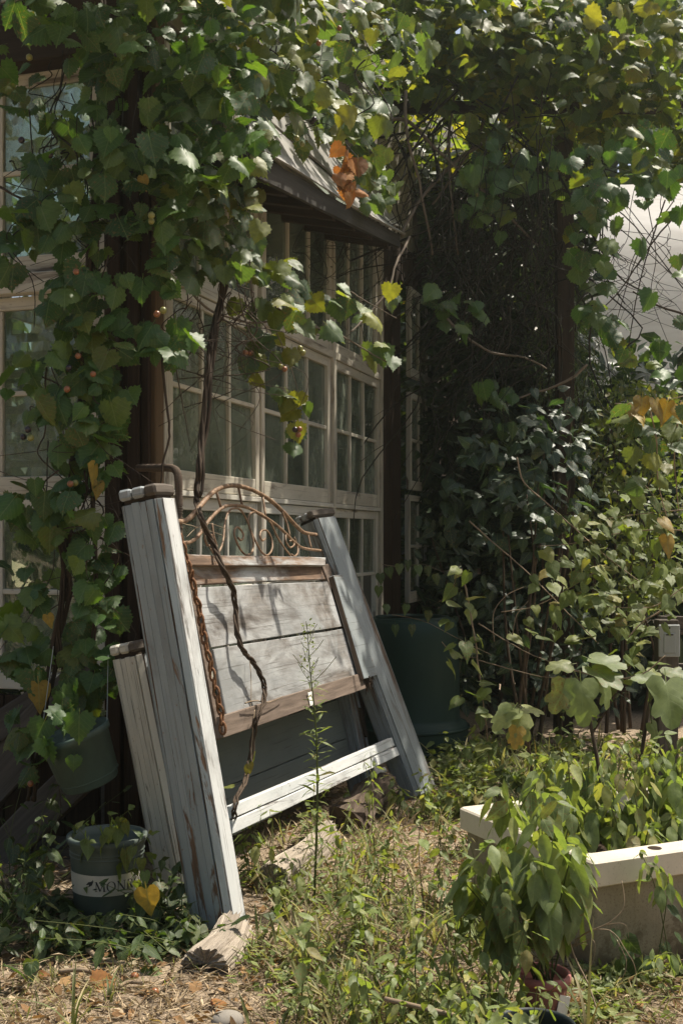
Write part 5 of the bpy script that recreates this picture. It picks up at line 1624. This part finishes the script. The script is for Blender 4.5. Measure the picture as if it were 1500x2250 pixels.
# sapling clump growing in the flowerpot
top = tp + V((0, 0, .09))
leafy('potted_plant', 'bushy drooping green plant growing in the reddish flowerpot', 'plant', top,
      [(top + V((R.uniform(-.03, .03), R.uniform(-.03, .03), 0)), top + V((dx - .045, dy, h)), (dx * .1, dy * .1, .02)) for dx, dy, h in
       ((-.15, -.02, .34), (-.11, -.08, .40), (-.05, .02, .49), (.03, -.05, .46), (.07, .05, .50), (.12, -.03, .38), (.0, -.10, .36), (-.06, .08, .51), (.15, .06, .36), (-.18, .03, .28), (.05, -.09, .30), (-.08, -.10, .28))],
      .128, 'sapling', droop=1.15, nodes=8, r=.003, start=.42)
tubz = .21
def tubp(px, Y): 
    x = (px - CX) / F * Y
    return V((x, Y, tubz))
for (pxs, Yb, tops, lab) in (((1225, 1260, 1300), 4.05, ((1170, 1680), (1210, 1650), (1240, 1630), (1290, 1650), (1330, 1630)), 'leafy drooping plants crowding the left end of the tub'),
                             ((1340, 1380, 1420), 3.95, ((1320, 1670), (1360, 1640), (1390, 1620), (1420, 1650), (1450, 1620)), 'leafy drooping plants in the middle of the tub'),
                             ((1450, 1490), 4.1, ((1440, 1630), (1470, 1600), (1495, 1620), (1510, 1640), (1540, 1620)), 'leafy drooping plants at the right edge of the tub')):
    b = tubp(pxs[1], Yb)
    st = []
    for (tx, ty) in tops:
        q = tubp(R.choice(pxs), Yb + R.uniform(-.12, .2))
        st.append((q, P(tx + R.gauss(0, 10), ty + R.gauss(0, 15), Yb + R.uniform(-.1, .3)), tuple(gv(.02))))
    for _ in range(7):
        q = tubp(R.choice(pxs) + R.gauss(0, 30), Yb + R.uniform(-.2, .3))
        st.append((q, q + V((R.gauss(0, .06), R.gauss(0, .06), R.uniform(.14, .36))), tuple(gv(.02))))
    leafy('tub_plant', lab, 'plant', b, st, .105 if 'middle' not in lab else .085, 'sapling' if 'middle' not in lab else 'weed', droop=1.1 if 'middle' not in lab else .8, nodes=8, r=.0035, start=.25)
# fig saplings
def fig(label, base, tip, lvs, bend=(0, 0, 0)):
    o = thing('fig_sapling', label, 'fig tree', tuple(base))
    sp = smooth_path([V(base), V(base).lerp(V(tip), .5) + V(bend), V(tip)], 8)
    mb = MB(); mb.tube(sp, [.011 - .005 * i / len(sp) for i in range(len(sp))], 7); mb.build('stem', M['stem_brown'], o, True)
    for (px, py, Y, s, nrm, tp_) in lvs:
        p = P(px, py, Y)
        mb = MB(); mb.tube(smooth_path([V(tip), V(tip).lerp(p, .6) + UP * .02, p], 4), .0025, 5); mb.build('leaf_stalk', M['stem_green'], o, True)
        leaf_objs(o, [(p, V(nrm) + gv(.08), V(tp_), s)], 'fig', 'fig')
    return o
fig('tallest fig sapling with large sunlit lobed leaves behind the tub', tubp(1330, 4.15), P(1290, 1560, 4.3),
    [(1275, 1500, 4.22, .155, (-.1, -.85, .45), (.05, 0, -1)), (1300, 1470, 4.3, .14, (.2, -.35, .9), (.5, -.5, -.5)), (1300, 1450, 4.32, .13, (.1, -.3, .95), (.9, -.3, .1)), (1250, 1460, 4.3, .09, (0, -.5, .8), (-1, -.2, 0)), (1245, 1505, 4.25, .12, (-.4, -.8, .4), (-.5, 0, -1)), (1320, 1490, 4.32, .12, (.7, -.6, .3), (.3, 0, -1))], (.02, 0, -.05))
fig('fig sapling with one huge drooping leaf before the pallet post', tubp(1385, 4.4), P(1425, 1545, 4.5),
    [(1462, 1500, 4.4, .185, (.05, -.8, .6), (-.05, -.1, -1)), (1435, 1495, 4.5, .09, (0, -.5, .8), (-1, 0, .1)), (1460, 1480, 4.5, .10, (.1, -.4, .9), (.8, 0, .2)), (1430, 1590, 4.45, .08, (.6, -.6, .3), (.3, 0, -1))])
fig('small fig sapling with a browning leaf behind the left end of the tub', G(1180, 1830), P(1155, 1590, 4.9),
    [(1125, 1560, 4.85, .13, (-.3, -.6, .7), (-.6, -.1, -1)), (1140, 1575, 4.82, .13, (.1, -.9, .35), (-.1, 0, -1)), (1150, 1555, 4.9, .09, (.0, -.4, .9), (1, -.2, .1)), (1130, 1555, 4.9, .10, (0, -.3, .9), (-.7, -.4, .1))])
leaf_objs(bpy.data.objects['fig_sapling.002'], [(P(1135, 1600, 4.80), V((.1, -.9, .2)), V((-.2, 0, -1)), .09)], 'fig', 'yellow', 'leaf', 'yellow browning leaf')
# trailing vine plant at the tub's apron
q = tc0 + ta * .18 - te * .06
leafy('trailing_plant', 'young drooping plant leaning over the front rim of the tub', 'plant', V((q.x, q.y, 0)),
      [(V((q.x, q.y, 0)), P(1440, 1900, 3.45), (.03, -.02, .08)), (V((q.x + .05, q.y, 0)), P(1405, 1870, 3.4), (.0, -.02, .05)), (V((q.x + .1, q.y - .03, 0)), P(1430, 2110, 3.3), (.0, -.02, .05))], .07, 'sapling', droop=1.0, nodes=6, start=.5, r=.002)
lv = [(tc0 + ta * R.uniform(.0, .9) - te * R.uniform(.02, .10) + UP * abs(R.gauss(0, .10)), -te + UP * .4 + gv(.4), V((R.gauss(0, .5), 0, -1)), R.uniform(.04, .075)) for _ in range(55)]
o = thing('creeper', 'heart leaved creeper straggling along the foot of the tub front', 'creeper', tuple(tc0 + ta * .4 - te * .06))
leaf_objs(o, lv, 'heart', 'bush')

# ------------------------------------------------------------------ left ground plants
MARKS = {'the grey stone': (500, 2243), 'the left log butt': (480, 2090), 'the foot of the left post': (475, 2000), 'the long bleached log': (650, 1905), 'the tall weed': (692, 1960), 'the brown log': (800, 1770), 'the right post foot': (930, 1745),
         'the tub corner': (1040, 1830), 'the flowerpot': (1193, 2150), 'the wide black pot': (880, 2245), 'the smaller black pot': (1180, 2235), 'the barrel': (930, 1660), 'the pallet post': (1465, 1640), 'the lettered pot': (236, 1950), 'the hanging pot': (178, 1655), 'the small fig': (1180, 1800), 'the long grass clump': (905, 2100)}
_used = set()
def place_label(desc, px, py):
    """a label that names the nearest landmark and the side of it"""
    order = sorted(MARKS, key=lambda k: math.hypot(px - MARKS[k][0], py - MARKS[k][1]))
    for far in ('', 'well '):
        for m in order[:6]:
            dx, dy = px - MARKS[m][0], py - MARKS[m][1]
            for side in ((('right of' if dx > 0 else 'left of') if abs(dx) > abs(dy) else ('in front of' if dy > 0 else 'behind')), (('right and ' if dx > 0 else 'left and ') + ('in front of' if dy > 0 else 'behind'))):
                l = f'{desc} {far}{side} {m}'
                if l not in _used:
                    _used.add(l); return l
    return desc + ' among the others'
def gplant(name, label, cat, px, py, h, n, size, mat, kind='ovate', nodes=5, droop=.4, group=None, lean=.5, sp=.10, pair=2):
    b = G(px, py); b.z = gz(b.x, b.y) - .005
    st = [(b + V((R.gauss(0, sp * .4), R.gauss(0, sp * .4), 0)), b + V((R.gauss(0, sp) * lean * 2, R.gauss(0, sp) * lean * 2, h * R.uniform(.6, 1.1))), tuple(gv(.015))) for _ in range(n)]
    return leafy(name, label, cat, b, st, size, mat, kind, droop, nodes, 'stem_green', .002, .3, group, .6, pair, .8)
for k, (px, py, h, n) in enumerate(((20, 2040, .30, 6), (70, 2010, .34, 6), (118, 2065, .15, 4), (40, 1960, .34, 5), (90, 1950, .34, 4), (5, 2090, .22, 4), (180, 2070, .07, 3), (250, 2080, .08, 4), (325, 2080, .11, 4), (385, 2085, .15, 5), (440, 2075, .13, 4), (60, 2085, .14, 4), (350, 2020, .2, 4), (370, 2050, .14, 3))):
    gplant('ground_vine', place_label(('oval leaved' if k % 2 else 'heart leaved') + (' tall' if h > .25 else ' low') + ' shaded ground vine', px, py), 'ground vine', px, py, h, n, .072, 'bush', 'ovate' if k % 2 else 'heart', 4, .5, 'ground vines around the lettered pot', .7, .12)
pp = pb + UP * .17
leafy('pot_creeper', 'heart leaved creeper spilling from the lettered green pot', 'creeper', pp, [(pp + gv(.02), P(x, y, 3.8), tuple(gv(.02))) for x, y in ((170, 1815), (290, 1775), (335, 1880), (240, 1785), (270, 1800), (335, 1830), (205, 1805), (340, 1960), (348, 1920))], .062, 'heart', 'heart', 1.0, 6, 'stem_green', .0018, .35, None, .5, 1, .3)
leaf_objs(bpy.data.objects['pot_creeper'], [(P(322, 1955, 3.70), MD + N * .4, V((.15, 0, -1)), .095)], 'heart', 'yellow', 'leaf', 'yellow leaf')

# ------------------------------------------------------------------ weeds on the ground
tw_b = G(690, 1985)
tw = thing('tall_weed', 'tall single stemmed yellow green weed standing before the headboard', 'weed', tuple(tw_b))
pts = smooth_path([tw_b, P(697, 1760, 4.05), P(694, 1600, 4.05), P(682, 1480, 4.07), P(674, 1370, 4.08)], 10)
mb = MB(); mb.tube(pts, [.0055 * (1 - .8 * i / len(pts)) for i in range(len(pts))], 6); mb.build('stem', M['stem_green'], tw, True)
lv = []
for k in range(95):
    t = (k / 95) ** .9
    p = pts[min(len(pts) - 1, int(t * .72 * len(pts)))] + gv(.004)
    a = k * 2.4; d = V((math.cos(a), math.sin(a), 0))
    lv.append((p, d * -.4 + UP + gv(.3), d + UP * R.uniform(-.2, 1.2), .085 * (1 - .45 * t) * R.uniform(.7, 1.2)))
leaf_objs(tw, lv, 'lance', 'weed')
mb = MB()
for k in range(16):
    t = .70 + .28 * k / 16
    p = pts[int(t * (len(pts) - 1))]
    a = k * 2.4; d = V((math.cos(a), math.sin(a) * .5, 0))
    L = R.uniform(.03, .075) * (1.2 - k / 22)
    e = p + d * L + UP * L * 1.1
    mb.tube([p, p.lerp(e, .5) + d * .005, e], .0011, 4)
mb.build('flower_stalks', M['stem_green'], tw)
lv = []
for k in range(120):
    t = R.uniform(.70, 1.0)
    p = pts[int(t * (len(pts) - 1))] + V((R.gauss(0, .03), R.gauss(0, .015), R.gauss(.02, .02))) * (1.4 - t)
    lv.append((p, gv(1) + UP, gv(1), R.uniform(.006, .014)))
leaf_stuff('flower_buds', lv, 'ovate', 'weed', tw, True)

for k, (px, py, h, n, lab) in enumerate(((575, 1960, .30, 3, 'broad leaved seedling beside the foot of the left post'), (545, 1950, .26, 3, 'yellowing seedling right against the left post'), (790, 1820, .26, 2, 'broad leaved seedling in front of the brown log'), (860, 1790, .20, 3, 'low seedling between the brown log and the right post'),
        (640, 2015, .20, 3, 'bushy weed at the near end of the long bleached log'), (935, 1800, .24, 4, 'shaded seedling at the foot of the right post'), (985, 1790, .2, 3, 'seedling just right of the right post foot'))):
    gplant('seedling', lab, 'weed', px, py, h, n, .072, 'weed', 'ovate', 5, .7, None, .4, .07)
for k in range(20):
    px = R.choice((R.uniform(690, 1120), R.uniform(540, 1050), R.uniform(600, 1000))); py = R.uniform(1850, 2330)
    if px < 600 and py > 2080: px += 200
    kd = R.choice(('ovate', 'ovate', 'lance'))
    gplant('weed', place_label(('narrow leaved' if kd == 'lance' else 'oval leaved') + ' low sunlit weed', px, py), 'weed', px, py, R.uniform(.10, .24), R.choice((2, 3)), R.uniform(.04, .06), 'weed', kd, 5, .6, 'low weeds in the sunlit foreground', .5, .06)
for k in range(16):
    px = R.uniform(720, 1130); py = R.uniform(2260, 2520)
    gplant('weed', place_label('taller drooping weed', px, py), 'weed', px, py, R.uniform(.20, .33), R.choice((3, 4)), R.uniform(.05, .07), 'weed', 'ovate', 6, 1.0, 'taller weeds around the black pots', .5, .07)
for k in range(16):
    px = R.uniform(990, 1320); py = R.uniform(1660, 1790)
    kd = R.choice(('ovate', 'lance', 'heart'))
    gplant('weed', place_label({'ovate': 'oval', 'lance': 'narrow', 'heart': 'heart'}[kd] + ' leaved undergrowth weed', px, py), 'weed', px, py, R.uniform(.12, .3), R.choice((2, 3, 4)), .07, R.choice(('heart', 'weed', 'weed')), kd, 5, .6, 'undergrowth weeds behind the tub', .5, .1)

for k in range(16):
    px = R.uniform(590, 1080); py = R.uniform(1900, 2290)
    gplant('weed', place_label('tall thin wispy weed', px, py), 'weed', px, py, R.uniform(.26, .46), 2, .055, 'weed', R.choice(('lance', 'lance', 'ovate')), 9, .1, 'tall thin weeds in the sunlit foreground', .35, .05)

def grass_clump(px, py, n, L, label, w=.008):
    b = G(px, py); o = thing('grass_clump', label, 'grass', tuple(b))
    for _ in range(n):
        a = R.uniform(0, 6.28); d = V((math.cos(a), math.sin(a), 0)); l = L * R.uniform(.6, 1.1); bend = R.uniform(.3, 1.3)
        mb = MB(); verts = []; m = 7
        side = V((-d.y, d.x, 0))
        for i in range(m + 1):
            t = i / m
            p = b + d * (.01 + l * .75 * bend * t * t) + UP * (l * (t - .45 * bend * t * t))
            ww = w * (1 - t ** 2) + .0004
            verts += [p - side * ww / 2, p + UP * -.001, p + side * ww / 2]
        faces = []
        for i in range(m):
            k = i * 3
            faces += [[k, k + 1, k + 4, k + 3], [k + 1, k + 2, k + 5, k + 4]]
        mb.add(verts, faces, [[(.1, .1)] * 4 for _ in faces])
        mb.build('blade', M['grass'], o, True)
for (px, py, n, L, lab) in ((905, 2110, 10, .38, 'long bladed grass clump in the middle of the foreground'), (985, 2060, 8, .30, 'grass clump left of the tub end'), (815, 1925, 7, .30, 'grass clump before the brown log'), (740, 1990, 7, .25, 'small grass clump right of the tall weed'), (1000, 2180, 8, .28, 'grass clump left of the potted plant'),
                           (160, 2280, 10, .22, 'grass tuft on the bare ground at the lower left'), (240, 2200, 6, .12, 'short grass tuft in the straw at lower left'), (1290, 2290, 7, .34, 'grass blades standing right of the black pots'), (870, 1850, 5, .25, 'thin grass blades at the right post foot'), (1180, 1700, 9, .30, 'yellowing grass clump under the small fig')):
    grass_clump(px, py, n, L, lab)

# dry twigs leaning at the tub
dt = thing('dry_stalk', 'dead straw coloured stalk bending over beside the flowerpot', 'dry plant', tuple(G(1300, 2190)))
stems(dt, [([P(1240, 2040, 3.15), P(1265, 2110, 3.12), P(1290, 2160, 3.1), P(1310, 2215, 3.05)], .0035), ([P(1250, 2090, 3.15), P(1285, 2050, 3.12), P(1340, 2045, 3.1), P(1375, 2090, 3.08), P(1395, 2130, 3.08), P(1398, 2200, 3.1)], .0016),
           ([P(1262, 2065, 3.15), P(1320, 2035, 3.12), P(1370, 2030, 3.1), P(1380, 2060, 3.1)], .0014), ([P(1260, 2080, 3.15), P(1300, 2065, 3.1), P(1305, 2100, 3.1), P(1290, 2140, 3.1)], .0014), ([P(1285, 2050, 3.12), P(1340, 2025, 3.1), P(1370, 1990, 3.1), P(1365, 1935, 3.12)], .0016),
           ([P(1340, 2045, 3.1), P(1375, 2110, 3.08), P(1360, 2165, 3.08)], .0014), ([P(1230, 2100, 3.16), P(1260, 2075, 3.14), P(1290, 2075, 3.12)], .0014)], 'twig_dry', 'stem', 5)
sk = thing('seed_stalk', 'brown seed spike rising in front of the potted plant', 'dry plant', tuple(G(1145, 2260)))
stems(sk, [([G(1145, 2300), P(1140, 2090, 3.05), P(1143, 2040, 3.05), P(1142, 2000, 3.05)], .0015)], 'twig_dry', 'stem', 5)
leaf_stuff('seeds', [(P(1142 + R.gauss(0, 3), R.uniform(2000, 2070), 3.05), gv(1), gv(1), R.uniform(.006, .011)) for _ in range(70)] + [(P(1160 + R.gauss(0, 6), 2060 + R.gauss(0, 8), 3.05), gv(1), gv(1), R.uniform(.005, .01)) for _ in range(40)], 'ovate', 'straw', sk, True)

# ------------------------------------------------------------------ litter on the ground
def ground_pt(y0=2.6, y1=8.0):
    while True:
        y = y0 + (y1 - y0) * R.random() ** 1.4
        x = R.uniform(-.32 * y - .15, .32 * y + .15)
        w = C0.x + (y - C0.y) * .3187
        if y > 4.7 and x < w + .05: continue
        return x, y
def litter(name, n, size, kind, mat, label, up=.25, sz=.01, y1=8.0, xs=1.0):
    ls = []
    for _ in range(n):
        x, y = ground_pt(2.6, y1)
        a = R.uniform(0, 6.28)
        ls.append((V((x, y, gz(x, y) + abs(R.gauss(0, sz)) + .003)), UP + gv(up), V((math.cos(a), math.sin(a), R.gauss(0, .15))), size * R.uniform(.4, 1.6)))
    o = leaf_stuff(name, ls, kind, mat, None, True, (0, 4, 0), 5, xs)
    tag(o, label, None, None, 'stuff')
litter('straw', 30000, .062, 'lance', 'straw', 'dry straw strewn over the ground', .35, .008, 7, .30)
litter('leaf_litter', 4600, .032, 'ovate', 'litter', 'small brown leaf litter on the ground', .5, .010, 7.5)
def cover(name, n, region, size, mat, kind, label, h):
    ls = []
    k = 0
    while k < n:
        px = R.uniform(region[0], region[1]); py = R.uniform(region[2], region[3])
        p = G(px, py)
        if math.sin(p.x * 9 + 2) + math.sin(p.y * 8 + p.x * 5) + R.gauss(0, .8) < .2: continue
        k += 1
        for _ in range(5):
            a = R.uniform(0, 6.28); z = R.random() * h
            q = p + V((math.cos(a), math.sin(a), 0)) * R.uniform(.005, .04)
            q.z = gz(p.x, p.y) + z
            ls.append((q, UP + gv(.4), V((math.cos(a), math.sin(a), R.uniform(-.2, .6))), size * R.uniform(.5, 1.3)))
    o = leaf_stuff(name, ls, kind, mat, None, True, (0, 4, 0)); tag(o, label, None, None, 'stuff')
cover('ground_cover', 380, (530, 1130, 1800, 2260), .031, 'weed', 'ovate', 'small green ground cover weeds in the foreground', .06)
def wisps(n, region, size, mat, label, xs=.35, band=.0):
    ls = []
    while len(ls) < n:
        px = R.uniform(region[0], region[1]); py = R.uniform(region[2], region[3])
        p = G(px, py)
        if math.sin(p.x * 7 + 1) + math.sin(p.y * 9 - p.x * 4) + R.gauss(0, .9) < band: continue
        for _ in range(R.choice((2, 3, 5))):
            a = R.uniform(0, 6.28); d = V((math.cos(a), math.sin(a), 0))
            q = p + d * R.uniform(0, .03); q.z = gz(q.x, q.y) - .004
            ls.append((q, UP * .5 - d, d * R.uniform(.2, 1.1) + UP, size * R.uniform(.4, 1.4)))
    o = leaf_stuff('grass', ls, 'lance', mat, None, False, (0, 4, 0), 5, xs); tag(o, label, None, None, 'stuff')
wisps(1000, (540, 1150, 1790, 2330), .12, 'grass', 'thin wispy grass among the straw')
wisps(1300, (540, 1150, 1790, 2330), .09, 'straw', 'dry upright grass stalks among the weeds', .22)
wisps(300, (0, 560, 2090, 2260), .05, 'grass', 'sparse short grass on the bare ground', .35, 1.0)
wisps(700, (930, 1500, 1640, 1800), .16, 'grass', 'yellowing grass behind the tub', .35)
wisps(250, (1240, 1500, 2120, 2260), .06, 'grass', 'sparse grass at the foot of the tub', .35, .6)
cover('ground_cover', 330, (930, 1500, 1640, 1790), .06, 'weed', 'ovate', 'low undergrowth behind the tub', .12)
cover('ground_cover', 160, (0, 450, 1990, 2100), .045, 'bush', 'heart', 'small shaded ground cover around the lettered pot', .05)
cover('ground_cover', 120, (1270, 1500, 2130, 2250), .04, 'weed', 'ovate', 'sparse weeds at the foot of the tub', .03)

for k, (px, py, s, mt, lab) in enumerate(((182, 2065, .06, 'yellow', 'yellow leaf standing on edge in the straw'), (640, 0, 0, '', ''), (325, 2135, .085, 'heart', 'large pale green leaf fallen on the straw'), (242, 2120, .06, 'litter', 'tan leaf fallen near the large pale leaf'), (212, 2170, .07, 'dead', 'curled orange leaf lying in the straw'),
        (330, 2245, .05, 'yellow', 'bright yellow leaf at the bottom edge'), (55, 2170, .06, 'litter', 'pale curled leaf at the lower left'), (545, 2225, .075, 'litter', 'big pale crumpled leaf beside the grey stone'), (478, 2215, .045, 'dead', 'orange leaf scrap beside the stone'), (105, 2060, .05, 'dead', 'brown leaf under the left ground vines'), (1235, 2215, .055, 'dead', 'brown leaf beside the black pot'), (660, 2100, .04, 'dead', 'rusty leaf scrap in the weeds'), (770, 2030, .045, 'dead', 'curled orange leaf in the middle of the grass'))):
    if not s: continue
    g = G(px, py); g.z = gz(g.x, g.y) + .012
    o = bpy.data.objects.new('fallen_leaf', leaf_mesh('grape' if k % 2 == 0 else 'ovate', mt, k % 6)); col.objects.link(o)
    nrm = MD if k == 0 else UP + gv(.35)
    o.matrix_world = Matrix.Translation(g) @ frame(nrm, V((R.gauss(0, 1), R.gauss(0, 1), 1.5 if k == 0 else 0))).to_4x4() @ Matrix.Scale(s, 4)
    tag(o, lab, 'leaf')
    if k == 0: o.location.z -= .01
for k in range(60):
    x, y = ground_pt(2.7, 6.3)
    kd = R.choice(('grape', 'ovate', 'heart')); mt = R.choice(('dead', 'litter', 'litter'))
    o = bpy.data.objects.new('fallen_leaf', leaf_mesh(kd, mt, k % 6)); col.objects.link(o)
    a = R.uniform(0, 6.28)
    o.matrix_world = Matrix.Translation(V((x, y, gz(x, y) + .012))) @ frame(UP + gv(.4), V((math.cos(a), math.sin(a), .1))).to_4x4() @ Matrix.Scale(R.uniform(.03, .06), 4)
    qx, qy = pix(V((x, y, 0))); tag(o, place_label({'grape': 'small toothed', 'ovate': 'small narrow', 'heart': 'small heart shaped'}[kd] + (' rusty' if mt == 'dead' else ' tan') + ' dry leaf', qx, qy), 'leaf', 'small dry leaves on the ground')
for (px, py, c, lab) in ((192, 2075, 'b', 'bronze grape lying behind the yellow standing leaf'), (254, 2098, 'b', 'bronze grape in the straw right of the yellow leaf'), (292, 2107, 'b', 'bronze grape third from the left in the straw'), (296, 2154, 'b', 'bronze grape beside the large pale leaf'), (168, 2164, 'b', 'orange grape left of the curled orange leaf'), (65, 2090, 'g', 'green grape under the left ground vines'),
        (133, 2078, 'g', 'green grape at the edge of the left ground vines'), (340, 2184, 'b', 'wrinkled orange grape on bare soil'), (470, 2208, 'b', 'orange grape above the grey stone'), (405, 2040, 'g', 'green grape below the left post foot')):
    g = G(px, py); g.z = gz(g.x, g.y) + .011
    mb = MB(); mb.ball(g, .0125, 14, 9); o = mb.build('fallen_grape', M[{'g': 'g_green', 'b': 'g_bronze'}[c]], None, True); tag(o, lab, 'grape')
for (a, b, r, lab) in (((195, 2088), (275, 2118), .009, 'weathered stick lying under the bronze grapes'), ((130, 2135), (210, 2137), .007, 'pale stick lying at the left in the straw'), ((262, 2168), (315, 2160), .006, 'short stick below the large pale leaf'), ((870, 2130), (975, 2145), .004, 'thin brown stick in the foreground grass'), ((845, 2195), (1010, 2235), .006, 'bleached stick lying across the wide black pot'), ((1070, 1690), (1100, 1740), .006, 'dry cane leaning in the weeds behind the tub')):
    z = .21 if 'pot' in lab else .012
    A = G(a[0], a[1], z); B = G(b[0], b[1], z)
    mb = MB(); mb.tube(smooth_path([A, A.lerp(B, .5) + gv(.008), B], 5), r, 7); o = mb.build('stick', M['twig_dry'], None, True); tag(o, lab, 'stick')

# ------------------------------------------------------------------ haze volume added for lens glow and lifted blacks
bm = bmesh.new()
bmesh.ops.create_cube(bm, size=1.0)
me = bpy.data.meshes.new('haze'); bm.to_mesh(me); bm.free()
hz = bpy.data.objects.new('haze', me); col.objects.link(hz)
hz.scale = (200, 220, 15); hz.location = (0, 60, 6.2)
hm = bpy.data.materials.new('glow_haze'); hm.use_nodes = True
ht = hm.node_tree
ht.nodes.remove(ht.nodes['Principled BSDF'])
pv = ht.nodes.new('ShaderNodeVolumePrincipled')
pv.inputs['Color'].default_value = (.88, .95, .84, 1)
pv.inputs['Density'].default_value = .0018
pv.inputs['Anisotropy'].default_value = .6
ht.links.new(pv.outputs[0], ht.nodes['Material Output'].inputs['Volume'])
me.materials.append(hm)
tag(hz, 'thin haze volume added for soft glow and lifted blacks', None, None, 'stuff')

ls = []
for _ in range(1500):
    s = R.uniform(-.2, 3.4); q = R.random()
    p = RW(s, .3 + q * 2.6 * (.6 + .4 * math.sin(3 * s)), -R.uniform(.5, 2.2))
    ls.append((p, UP + N * .6 + gv(.6), gv(1), R.uniform(.06, .16)))
o = leaf_stuff('indoor_plants', ls, 'ovate', 'bush', None, True, (-1, 6, 0)); tag(o, 'mass of plants growing inside the shed behind the glass', None, None, 'stuff')
